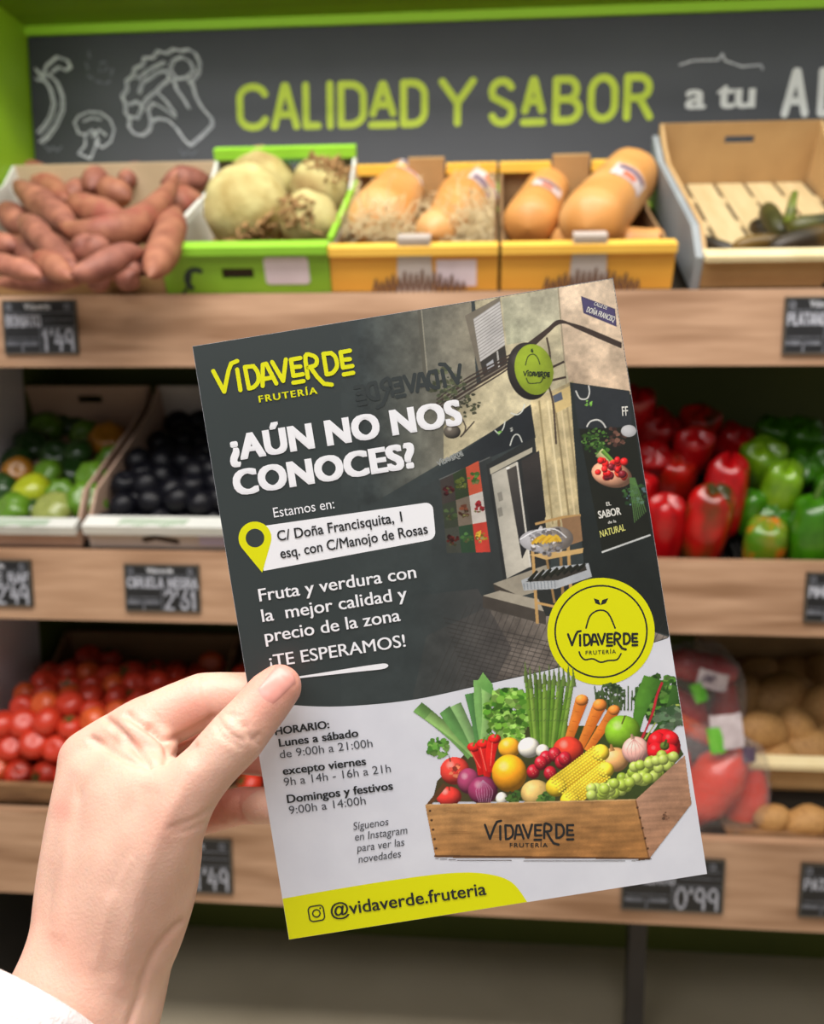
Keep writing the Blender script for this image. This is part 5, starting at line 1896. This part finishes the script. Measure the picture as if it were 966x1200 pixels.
# the wooden box in front
B_.poly([(498, 944), (520, 917), (524, 921), (504, 945)], (96, 64, 40))
WB = (178, 130, 80)
B_.poly([(498, 943), (745, 937), (761, 1007), (510, 1005)], (188, 140, 88), (158, 110, 62), (600, 938), (610, 1008), grain=.10, gx=1, gy=.55)
B_.poly([(745, 937), (803, 884), (811, 942), (761, 1007)], (178, 136, 110), (164, 122, 94), (760, 930), (790, 960), grain=.08, gx=1, gy=.7)
B_.line([(745, 937), (761, 1007)], 1.6, (122, 82, 50))
B_.line([(498, 943), (745, 937)], 1.4, (206, 166, 116))
B_.line([(509, 1003), (761, 1006)], 2.4, (96, 62, 36))
B_.line([(510, 1006), (540, 1008), (740, 1009), (764, 1006)], 1.6, (70, 52, 40))
for k in range(5):
    B_.ball(504 + k * 1.8, 950 + k * 11, 1.5, 1.5, (70, 46, 30), spec=0)
    B_.ball(747 + k * 3, 946 + k * 12, 1.5, 1.5, (76, 50, 34), spec=0)
B_.blob(780, 956, 5, [(126, 88, 66)], 8, 41, (1, 3))
for k in range(16):
    xx = 520 + (k * 53) % 210
    yy = 950 + (k * 29) % 46
    B_.line([(xx, yy), (xx + 26, yy + .6)], .8, (138, 94, 52), .6)
B_.c *= (1 + .14 * B_.low + .08 * B_.noise)[..., None]
B_.mesh('crate_picture', 1.5e-4)

# --- flat inks
yb = smooth([(332, 1053), (400, 1041), (470, 1030), (530, 1023), (570, 1024), (600, 1034), (620, 1060)])
yp = [clip_in(tuple(fl(*p))) for p in yb]
MB().flat([(0.00006, -FH + .00006), (yp[-1][0], -FH + .00006)] + list(reversed(yp[:-1])) + [(0.00006, yp[0][1])], 4e-5).build('yellow_banner', M_FYEL, flyer)


def disc(name, px, py, rpx, m, z, n=64, parent=flyer):
    c = fl(px, py)
    r = (fl(px + rpx, py) - c).length
    return MB().flat([(c.x + r * math.cos(2 * PI * k / n), c.y + r * math.sin(2 * PI * k / n)) for k in range(n)], z).build(name, m, parent)


badge = disc('round_badge', 704.5, 740, 63, M_FYEL, 8e-5)
S_ = .2955e-3   # metres per photo pixel on the sheet
mb = MB()
c = fl(704.5, 740)
mb.ribbon(arc(c.x, c.y, 54 * S_, 54 * S_, 0, 360, 60), 2.0 * S_, 9e-5, dz=DZ)
for ln in ([(687, 736), (691, 723), (697, 717), (704, 715), (711, 717), (716, 724), (721, 736)], [(679, 764), (681, 769), (686, 773), (695, 772), (704, 776), (713, 774), (723, 773), (728, 766)]):
    mb.ribbon(fpoly(smooth(ln, 5)), 1.9 * S_, 9e-5, dz=DZ)
mb.flat(fpoly([(704, 709), (698, 707), (696, 701), (702, 703)]), 1.1e-4)
mb.flat(fpoly([(704, 709), (706, 703), (713, 701), (710, 707)][::-1]), 1.1e-4)
mb.build('badge_drawing', M_FBLACK, badge)

# the shop logo as strokes, traced once, in units of its own width
LG = [[(250, 435), (263, 459), (268, 434), (271, 426), (278, 423)], [(278, 433), (282, 457)],
      [(287, 430), (292, 455), (298, 453), (303, 446), (302, 436), (297, 429), (287, 430)],
      [(308, 452), (308, 427), (312, 426), (324, 449)], [(309, 444), (319, 442)],
      [(319, 424), (332, 446), (335, 421)],
      [(352, 419), (341, 421), (344, 440), (355, 438)], [(343, 430), (352, 429)], [(344, 448), (356, 446)],
      [(361, 442), (358, 417), (366, 416), (371, 420), (370, 427), (361, 430)], [(364, 430), (372, 441), (380, 449), (389, 450)],
      [(379, 414), (383, 438), (390, 436), (395, 428), (393, 418), (388, 413), (379, 414)],
      [(410, 410), (399, 412), (402, 430), (413, 428)], [(401, 421), (410, 420)], [(403, 438), (414, 436)]]
_o = fl(250, 460)
LGU = []
for st in LG:
    q = [(fl(*p) - _o) for p in st]
    if len(q) == 7 or len(q) == 6:
        q = [Vector(p) for p in smooth([tuple(p) for p in q], 4)] if len(q) == 6 else [q[0], q[1]] + [Vector(p) for p in smooth([tuple(p) for p in q[1:6]], 4)] + [q[6]]
    LGU.append(q)
LGW = max(p.x for s in LGU for p in s)


def logo(mb, p_left, p_right, w, z, squash_=1.0):
    """logo whose left bottom is p_left and right bottom p_right (pixels of the flyer print)"""
    a, b = fl(*p_left), fl(*p_right)
    d = b - a
    k = d.length / LGW
    ux = d.normalized()
    uy = Vector((-ux.y, ux.x)) * squash_
    for s in LGU:
        mb.ribbon([tuple(a + ux * (p.x * k) + uy * (p.y * k)) for p in s], w * S_, z, dz=DZ)


ZT = 2.2e-4
mb = MB()
logo(mb, (250, 460), (414, 434.5), 5.0, ZT)
mb.build('logo_lettering', M_FYEL, flyer)


mb = MB()
logo(mb, (546, 446), (420, 472), 4.6, 9e-5, -1)
mb.build('show_through', mat('show_through_tone', (49, 55, 55), .4), flyer)


def print_text(name, body, a, b, m, weight=0.0, shear=0.0, h=None, spacing=1.0, parent=None, z=ZT):
    mb = MB()
    put_text(mb, body, fl(*a), fl(*b), weight, shear, spacing, h * S_ if h else None, z)
    return mb.build(name, m, parent or flyer)


print_text('logo_lettering', 'FRUTERÍA', (304, 472), (372.5, 461.5), M_FYEL, .03, h=8, spacing=1.25)
print_text('headline', '¿AÚN NO NOS', (270, 541), (543, 497.5), M_FWHITE, .056, h=30, spacing=1.05)
print_text('headline', 'CONOCES?', (275.5, 581.5), (489, 547.5), M_FWHITE, .056, h=30, spacing=1.05)
print_text('intro_text', 'Estamos en:', (321.5, 606.5), (392.5, 595.5), M_FWHITE, .0, h=11.5)
rb = fpoly([(300, 616), (500, 587)])
A_, B2 = fl(304, 617), fl(507, 588)
C2, D_ = fl(511, 632), fl(309, 669)
ux = (B2 - A_).normalized()
uy = (D_ - A_).normalized()
r = 9 * S_
bx = [A_, B2 - ux * r]
bx += [B2 - ux * r + uy * r + (ux * math.sin(t) - uy * math.cos(t)) * r for t in [PI / 2 * i / 6 for i in range(1, 6)]] + [B2 + uy * r]
bx += [C2 - uy * r] + [C2 - ux * r - uy * r + (ux * math.cos(t) + uy * math.sin(t)) * r for t in [PI / 2 * i / 6 for i in range(1, 6)]] + [C2 - ux * r, D_]
abox = MB().flat([tuple(p) for p in bx][::-1], 8e-5).build('address_box', M_FWHITE, flyer)
print_text('address_text', 'C/ Doña Francisquita, 1', (326, 634), (472, 611), M_FBLACK, .012, h=12, parent=abox)
print_text('address_text', 'esq. con C/Manojo de Rosas', (329.5, 654.5), (502, 625), M_FBLACK, .012, h=12, parent=abox)
# map pin: ring with a point
c = fl(299, 630.5)
tip = fl(307.5, 671)
R0 = 19.4 * S_
dv = (tip - c)
a0 = math.atan2(dv.y, dv.x)
be = math.acos(R0 / dv.length)
outer = [tip] + [c + Vector((math.cos(t), math.sin(t))) * R0 for t in [a0 + be + (2 * PI - 2 * be) * i / 40 for i in range(41)]]
pin = MB().flat([tuple(p) for p in outer], 1.1e-4).build('map_pin', M_FYEL, flyer)
MB().flat([(c.x + 11 * S_ * math.cos(2 * PI * k / 32), c.y + 11 * S_ * math.sin(2 * PI * k / 32)) for k in range(32)], 1.3e-4).build('pin_hole', M_INKD, pin)
print_text('slogan', 'Fruta y verdura con', (304.5, 705), (488.5, 677), M_FWHITE, .014, h=15)
print_text('slogan', 'la  mejor calidad y', (308, 729), (478, 702), M_FWHITE, .014, h=15)
print_text('slogan', 'precio de la zona', (311.5, 753), (470, 727.5), M_FWHITE, .014, h=15)
print_text('slogan', '¡TE ESPERAMOS!', (317, 782), (476, 757.5), M_FWHITE, .012, h=14.5)
sw = smooth([(330, 795.5), (370, 789.5), (410, 783), (440, 778.5), (452, 777.5), (455, 780.5), (448, 784), (420, 787), (380, 791.5), (330, 797)], 5)
MB().flat(fpoly(sw)[::-1], ZT).build('underline_stroke', M_FWHITE, flyer)
for (t, a, b, wt, h) in (('HORARIO:', (323, 861.5), (386.5, 853), .028, 9.2), ('Lunes a sábado', (327.5, 875), (420.5, 863), .024, 9.5), ('de 9:00h a 21:00h', (328.5, 888.5), (437, 875), .0, 9.5),
                         ('excepto viernes', (332, 908), (429.5, 896), .024, 9.5), ('9h a 14h - 16h a 21h', (333.5, 921), (458.5, 904.5), .0, 9.5),
                         ('Domingos y festivos', (337, 941), (461, 925), .024, 9.8), ('9:00h a 14:00h', (339.5, 954), (429, 942), .0, 9.5)):
    print_text('opening_hours', t, a, b, M_FBLACK if wt else M_FGREY, wt, h=h)
for (t, a, b) in (('Síguenos', (414.5, 972.5), (456, 966.5)), ('en Instagram', (416.5, 985), (478, 976.5)), ('para ver las', (418.5, 998), (474.5, 990.5)), ('novedades', (420.5, 1011), (470.5, 1004))):
    print_text('follow_text', t, a, b, M_FGREY, 0, .18, 9)
print_text('handle_text', '@vidaverde.fruteria', (388.5, 1074), (570.5, 1048), M_FBLACK, .012, h=15)
mb = MB()
c = fl(371, 1070)
u, v = Vector((1, 0)), Vector((0, 1))
e, rd = 9 * S_, 4.5 * S_
sq = []
for (sx, sy, s0) in ((1, 1, 0), (-1, 1, 90), (-1, -1, 180), (1, -1, 270)):
    sq += arc(c.x + sx * (e - rd), c.y + sy * (e - rd), rd, rd, s0, s0 + 90, 6)
mb.ribbon(sq + [sq[0]], 1.5 * S_, ZT, dz=DZ)
mb.ribbon(arc(c.x, c.y, 4.4 * S_, 4.4 * S_, 0, 360, 20), 1.5 * S_, ZT, dz=DZ)
mb.ribbon(arc(c.x + 5.4 * S_, c.y + 5.4 * S_, .5 * S_, .5 * S_, 0, 360, 8), 1.0 * S_, ZT, dz=DZ)
mb.build('app_icon', M_FBLACK, flyer)
mb = MB()
logo(mb, (566, 982.0), (672, 981.5), 2.7, ZT)
mb.build('crate_lettering', M_FBLACK, flyer)
print_text('crate_lettering', 'FRUTERÍA', (597.5, 992.5), (642, 992.5), M_FBLACK, .01, h=5, spacing=1.2)
mb = MB()
logo(mb, (664, 755.5), (747, 754.5), 2.6, 1.2e-4)
mb.build('badge_lettering', M_FBLACK, badge)
print_text('badge_lettering', 'FRUTERÍA', (686.5, 767), (722, 765.5), M_FBLACK, .008, h=4.4, spacing=1.25, parent=badge, z=1.2e-4)
# lettering inside the shop photo
PH = [o for o in flyer.children if o.name.startswith('shop_photo')][0]
mb = MB()
logo(mb, (613, 440), (644, 441), 1.3, 7e-5)
mb.build('shop_sign_lettering', mat('shop_sign_ink', (36, 46, 26), .4), PH)
mb = MB()
logo(mb, (513.5, 546), (543, 533), 1.3, 7e-5)
mb.build('fascia_lettering', mat('fascia_grey_print', (146, 150, 148), .4), PH)
M_PW = mat('poster_white_print', (226, 224, 216), .4)
print_text('poster_lettering', 'EL', (711, 593), (716.5, 592), M_PW, .02, h=4.5, parent=PH, z=7e-5)
print_text('poster_lettering', 'SABOR', (702, 608), (728.5, 603), M_PW, .03, h=9, parent=PH, z=7e-5)
print_text('poster_lettering', 'de la', (713, 614), (722.5, 612), M_PW, .01, parent=PH, z=7e-5)
print_text('poster_lettering', 'NATURAL', (704, 630), (733.5, 621.5), mat('poster_yellow_print', (214, 212, 120), .4), .02, .15, h=8, parent=PH, z=7e-5)
print_text('fascia_lettering', 'FF', (729.5, 487.5), (736.5, 487), M_PW, .02, h=11, parent=PH, z=7e-5)
print_text('street_sign_lettering', 'DOÑA FRANCISQ', (687, 365.5), (719.5, 377.5), M_PW, .02, h=6.5, parent=PH, z=7e-5)
print_text('street_sign_lettering', 'CALLE DE', (696, 357.5), (711, 363), M_PW, .01, h=4, parent=PH, z=7e-5)

# ------------------------------------------------------------------ the person: left hand, wrist and sleeve
def hp(px, py, d):
    return CAM + ray(px, py) * d


def round_cone(mb, a, ra, b, rb, seg=20, rings=6):
    """closed capsule with two radii"""
    a, b = Vector(a), Vector(b)
    ax = b - a
    L = ax.length
    t = ax.normalized()
    u = t.orthogonal().normalized()
    v = t.cross(u)
    prof = []
    for i in range(1, rings + 1):
        an = PI / 2 * i / rings
        prof.append((-ra * math.cos(an), ra * math.sin(an)))
    for i in range(0, rings):
        an = PI / 2 * i / rings
        prof.append((L + rb * math.sin(an), rb * math.cos(an)))
    vs, fs = [a - t * ra], []
    for (z, r) in prof:
        for k in range(seg):
            th = 2 * PI * k / seg
            vs.append(a + t * z + (u * math.cos(th) + v * math.sin(th)) * r)
    vs.append(b + t * rb)
    n = len(prof)
    for k in range(seg):
        fs.append((0, 1 + (k + 1) % seg, 1 + k))
        fs.append((len(vs) - 1, 1 + (n - 1) * seg + k, 1 + (n - 1) * seg + (k + 1) % seg))
    for i in range(n - 1):
        for k in range(seg):
            k2 = (k + 1) % seg
            fs.append((1 + i * seg + k, 1 + i * seg + k2, 1 + (i + 1) * seg + k2, 1 + (i + 1) * seg + k))
    mb.add(vs, fs)


# joints: photo x, photo y, depth from the lens (m), radius (m)
CH = {
    'thumb': [(150, 1078, .281, .0155), (186, 985, .277, .0143), (214, 934, .276, .0116), (246, 898, .2775, .0094), (279, 862, .2795, .0098), (300, 836, .2825, .0089), (317, 815, .2850, .0086), (327, 805, .2860, .0078)],
    'index': [(108, 893, .308, .0123), (168, 852, .304, .0108), (238, 821, .304, .0099), (296, 817, .3070, .0090), (350, 818, .3080, .0078), (378, 822, .3075, .0070)],
    'middle': [(110, 925, .327, .0118), (190, 880, .327, .0098), (256, 850, .326, .0092), (312, 852, .318, .0082), (356, 866, .3085, .0075), (382, 872, .3075, .0068)],
    'ring': [(112, 965, .341, .0115), (190, 915, .345, .0092), (262, 880, .342, .0085), (318, 886, .325, .0077), (356, 910, .3095, .0070), (376, 916, .3075, .0064)],
    'little': [(120, 1005, .350, .0105), (190, 978, .348, .0080), (240, 955, .336, .0074), (284, 944, .322, .0070), (322, 944, .310, .0066), (348, 948, .3070, .0058)],
    'bone_index': [(108, 893, .308, .0118), (104, 960, .303, .0150), (98, 1040, .297, .0165), (92, 1120, .289, .0170)],
    'bone_middle': [(110, 925, .327, .0115), (108, 1000, .316, .0150), (112, 1090, .300, .0165)],
    'bone_ring': [(112, 965, .341, .0112), (116, 1030, .325, .0145), (132, 1100, .302, .0160)],
    'bone_little': [(120, 1005, .350, .0102), (132, 1050, .332, .0130), (148, 1110, .304, .0150)],
    'web': [(112, 905, .304, .0118), (150, 915, .293, .0135), (190, 930, .282, .0120)],
    'web_back': [(108, 960, .301, .0150), (150, 975, .288, .0160), (180, 985, .281, .0140)],
    'fold': [(164, 862, .297, .0084), (182, 877, .2945, .0078)],
    'fill': [(112, 930, .302, .0135), (120, 1000, .293, .0165), (122, 1070, .287, .0175)],
    'fill_low': [(120, 1060, .288, .0170), (108, 1150, .282, .0180), (90, 1200, .276, .0185)],
    'fill_mid': [(150, 940, .289, .0150), (150, 1000, .285, .0165), (140, 1060, .284, .0170)],
    'thenar': [(190, 1000, .283, .0140), (178, 1050, .285, .0155), (152, 1110, .286, .0165)],
    'mid_hand': [(104, 1010, .298, .0165), (140, 1030, .288, .0175), (160, 1060, .285, .0160)],
    'wrist': [(92, 1120, .286, .0175), (62, 1190, .276, .0185), (-10, 1320, .258, .0230), (-70, 1430, .240, .0260)],
    'wrist_out': [(148, 1112, .292, .0168), (128, 1190, .284, .0178), (50, 1330, .266, .0230), (-20, 1440, .246, .0260)],
}
mb = MB()
for nm, js in CH.items():
    for (x1, y1, d1, r1), (x2, y2, d2, r2) in zip(js[:-1], js[1:]):
        round_cone(mb, hp(x1, y1, d1), r1, hp(x2, y2, d2), r2)
tmp = mb.build('hand_raw', None)
md = tmp.modifiers.new('r', 'REMESH')
md.mode = 'VOXEL'
md.voxel_size = .0010
md = tmp.modifiers.new('s', 'SMOOTH')
md.factor = .5
md.iterations = 14
dg = bpy.context.evaluated_depsgraph_get()
hme = bpy.data.meshes.new_from_object(tmp.evaluated_get(dg))
bpy.data.objects.remove(tmp)
hme.name = 'hand'

nV = len(hme.vertices)
hc = np.zeros(nV * 3, np.float32)
hme.vertices.foreach_get('co', hc)
hc = hc.reshape(-1, 3).astype(np.float64)
nrm = np.zeros(nV * 3, np.float32)
hme.vertices.foreach_get('normal', nrm)
nrm = nrm.reshape(-1, 3).astype(np.float64)
cam_ = np.array(CAM)
rel = hc - cam_
zz = rel @ np.array(FWD)
hx = CX + FPX * (rel @ np.array(RIGHT)) / zz
hy = CY - FPX * (rel @ np.array(UP)) / zz
front = np.clip(-(nrm * rel).sum(1) / np.linalg.norm(rel, axis=1), 0, 1)


# even out the back of the hand and the wrist, leave fingers and thumb alone
_e = np.zeros(len(hme.edges) * 2, np.int32)
hme.edges.foreach_get('vertices', _e)
_e = _e.reshape(-1, 2)
_deg = np.bincount(_e.ravel(), minlength=nV)[:, None]
_wt = np.clip((hy - 880) / 60, 0, 1) * np.clip((300 - hx) / 40, 0, 1) * np.clip((.318 - zz) / .008, 0, 1)
_wt *= 1 - .85 * np.exp(-((hx - 250) ** 2 + (hy - 900) ** 2) / 45 ** 2)
_wt = (_wt * .7)[:, None]
for _ in range(80):
    acc = np.zeros_like(hc)
    for c_ in range(3):
        acc[:, c_] = np.bincount(_e[:, 0], hc[_e[:, 1], c_], nV) + np.bincount(_e[:, 1], hc[_e[:, 0], c_], nV)
    hc += (acc / _deg - hc) * _wt


def seg_dist(pts):
    best = np.full(nV, 1e9)
    for (x1, y1), (x2, y2) in zip(pts[:-1], pts[1:]):
        dx, dy = x2 - x1, y2 - y1
        t = np.clip(((hx - x1) * dx + (hy - y1) * dy) / (dx * dx + dy * dy), 0, 1)
        best = np.minimum(best, np.hypot(hx - x1 - t * dx, hy - y1 - t * dy))
    return best


def crease(pts, depth, width, dmin=0.0, dmax=1.0):
    d = seg_dist(smooth(pts, 5))
    k = np.exp(-(d / width) ** 2) * np.minimum(1, front * 2.5) * ((zz > dmin) & (zz < dmax))
    hc[:] -= nrm * (depth * k)[:, None]


# thumb joint wrinkles, finger creases, web folds, wrist line
for ln, dp, wd_ in (([(256, 842), (262, 852), (272, 862), (284, 868)], .0007, 3.0), ([(252, 848), (258, 860), (268, 868), (282, 876)], .0006, 3.0), ([(268, 838), (278, 846), (290, 850)], .00035, 3.0),
                    ([(286, 852), (296, 866), (303, 862)], .0006, 3.2), ([(262, 838), (270, 836), (280, 840)], .0003, 3.0), ([(288, 862), (298, 870), (304, 872)], .0003, 2.6)):
    crease(ln, dp, wd_, 0, .285)
crease([(241, 788), (238, 804), (242, 824), (248, 842)], .0006, 3.2, .29)
crease([(176, 852), (196, 866), (222, 858), (250, 842)], .0014, 4.0, .285)
crease([(150, 838), (168, 850), (184, 862), (196, 876), (196, 890)], 0.0019, 4.2)
crease([(124, 842), (142, 858), (158, 876), (172, 892)], .0018, 4.0)
crease([(108, 866), (128, 878), (150, 890), (172, 897)], .0014, 4.0)
crease([(176, 896), (200, 888), (228, 874)], .0012, 4.0)
crease([(282, 928), (278, 942), (282, 958)], .0005, 2.8, .30)
crease([(258, 930), (256, 946), (262, 962)], .0005, 2.8, .30)
crease([(247, 950), (228, 962), (200, 970)], .0005, 3.5, 0, .29)
crease([(242, 966), (222, 974), (206, 976)], .0004, 3.5, 0, .29)
crease([(214, 1082), (196, 1098), (178, 1124), (164, 1160), (152, 1200)], .0011, 5.0)
# tendon ridges and a vein on the back of the hand
for ln, dp, wd_ in (([(92, 905), (84, 960), (74, 1030), (66, 1090)], -.0006, 11), ([(222, 905), (196, 960), (172, 1020), (156, 1080), (140, 1150)], -.0008, 13), ([(150, 1010), (128, 1060), (112, 1130)], -.0003, 5),
                    ([(170, 930), (150, 985), (132, 1040)], .0008, 12)):
    crease(ln, dp, wd_, 0, .31)
# soft skin unevenness
for (fq, am) in ((70, .00022), (170, .00010)):
    sh = np.array([mnoise.noise(Vector(p) * fq) for p in hc])
    hc += nrm * (sh * am)[:, None]
hme.vertices.foreach_set('co', hc.astype(np.float32).ravel())
hme.update()
hme.polygons.foreach_set('use_smooth', [True] * len(hme.polygons))


def near(px, py, r, dmax=9.0):
    return np.exp(-((hx - px) ** 2 + (hy - py) ** 2) / (r * r)) * (zz < dmax)


blush_shade = .75 * near(332, 794, 30, .30) + .35 * near(300, 830, 26, .30) + .5 * near(72, 950, 14) + .35 * near(70, 868, 22) + .45 * near(225, 835, 32) + .35 * near(290, 800, 30) + .30 * near(170, 872, 24)
blush_shade += .45 * (zz > .312) * (hx > 170) + .20 * near(60, 1120, 50) + .2 * near(200, 960, 40)  # rear fingers tinted red for their shade; the round spots are skin redness
blush_shade = np.clip(blush_shade, 0, 1)
at = hme.color_attributes.new('blush_shade', 'FLOAT_COLOR', 'POINT')
at.data.foreach_set('color', np.repeat(blush_shade[:, None], 4, 1).astype(np.float32).ravel())

M_SKIN = mat('skin', (231, 189, 168), .46, (221, 175, 155), 60, detail=5, bump=.12, bump_scale=900, sss=.25)
_nt = M_SKIN.node_tree
_b = _nt.nodes['Principled BSDF']
_l = _b.inputs['Base Color'].links[0]
_src = _l.from_socket
_a = _nt.nodes.new('ShaderNodeAttribute')
_a.attribute_name = 'blush_shade'
_m = _nt.nodes.new('ShaderNodeMix')
_m.data_type = 'RGBA'
_nt.links.new(_a.outputs['Fac'], _m.inputs[0])
_nt.links.new(_src, _m.inputs[6])
_m.inputs[7].default_value = lin((222, 138, 122))
_nt.links.new(_m.outputs[2], _b.inputs['Base Color'])

person = link('person', hme, M_SKIN)
tag(person, 'left hand of a person in a white sleeve pinching the flyer at its lower left', 'person')

# thumb nail, laid on the thumb
from mathutils.bvhtree import BVHTree
bvh = BVHTree.FromPolygons([tuple(p) for p in hc], [tuple(p.vertices) for p in hme.polygons])
nb = MB()
NU, NV = 14, 16
ax0, ax1 = Vector((310, 818)), Vector((338, 787))
axd = (ax1 - ax0).normalized()
axn = Vector((-axd.y, axd.x))
g = []
for j in range(NV + 1):
    for i in range(NU + 1):
        s, t = j / NV, i / NU * 2 - 1
        hw = 16.5 * (1 - .16 * (1 - s) ** 2) * (1 if s < .8 else math.sqrt(max(.05, 1 - ((s - .8) / .24) ** 2)))
        ln = ax0.lerp(ax1, s)
        q = ln + axn * (t * hw) - axd * (5.0 * (1 - s) * (1 - t * t)) * 1.0
        d = ray(q.x, q.y).normalized()
        hit, n_, _i, _d = bvh.ray_cast(CAM, d)
        if hit is None:
            hit, n_, _i, _d = bvh.find_nearest(CAM + d * .286)
        edge = min(1, (1 - abs(t)) * 4, s * 5)
        g.append(hit + n_ * (-.00015 + .0004 * edge + (.0003 if s > .85 else 0)))
nb.add(g, [(j * (NU + 1) + i, j * (NU + 1) + i + 1, (j + 1) * (NU + 1) + i + 1, (j + 1) * (NU + 1) + i) for j in range(NV) for i in range(NU)])
nail = nb.build('thumbnail', mat('nail', (224, 158, 146), .34, (216, 144, 132), 120, coat=.12), person, True)

# sleeve
sl = MB()
c0, c1 = hp(30, 1182, .270), hp(-98, 1388, .236)
axs = (c1 - c0)
t_ = axs.normalized()
u_ = t_.orthogonal().normalized()
v_ = t_.cross(u_)
NS, NR = 48, 26
rings = []
for j in range(NR + 1):
    f = j / NR
    for k in range(NS):
        th = 2 * PI * k / NS
        d = u_ * math.cos(th) + v_ * math.sin(th)
        r = .0375 + .004 * f
        p = c0 + axs * f
        w_ = mnoise.noise(Vector((math.cos(th) * 1.6, math.sin(th) * 1.6, f * 5))) * .0035 * min(1, f * 4 + .25)
        rings.append(p + d * (r + w_ - (.003 * (1 - f * 12) ** 2 if f < 1 / 12 else 0)))
inner = []
for k in range(NS):
    th = 2 * PI * k / NS
    d = u_ * math.cos(th) + v_ * math.sin(th)
    for_ = c0 + d * .0315 + t_ * .0012
    inner.append(for_)
inner2 = [c0 + axs * .5 + (u_ * math.cos(2 * PI * k / NS) + v_ * math.sin(2 * PI * k / NS)) * .033 for k in range(NS)]
V0 = rings + inner + inner2
fs = []
for j in range(NR):
    for k in range(NS):
        k2 = (k + 1) % NS
        fs.append((j * NS + k, (j + 1) * NS + k, (j + 1) * NS + k2, j * NS + k2))
o1 = (NR + 1) * NS
for k in range(NS):
    k2 = (k + 1) % NS
    fs.append((o1 + k, k, k2, o1 + k2))
    fs.append((o1 + NS + k, o1 + k, o1 + k2, o1 + NS + k2))
sl.add(V0, fs)
slv = sl.build('sleeve', mat('white_knit', (238, 228, 228), .9, (226, 214, 214), 260, bump=.3, bump_scale=500), person, True)
slv['label'] = 'white knitted sleeve cuff'
md = slv.modifiers.new('s', 'SUBSURF')
md.levels = md.render_levels = 1
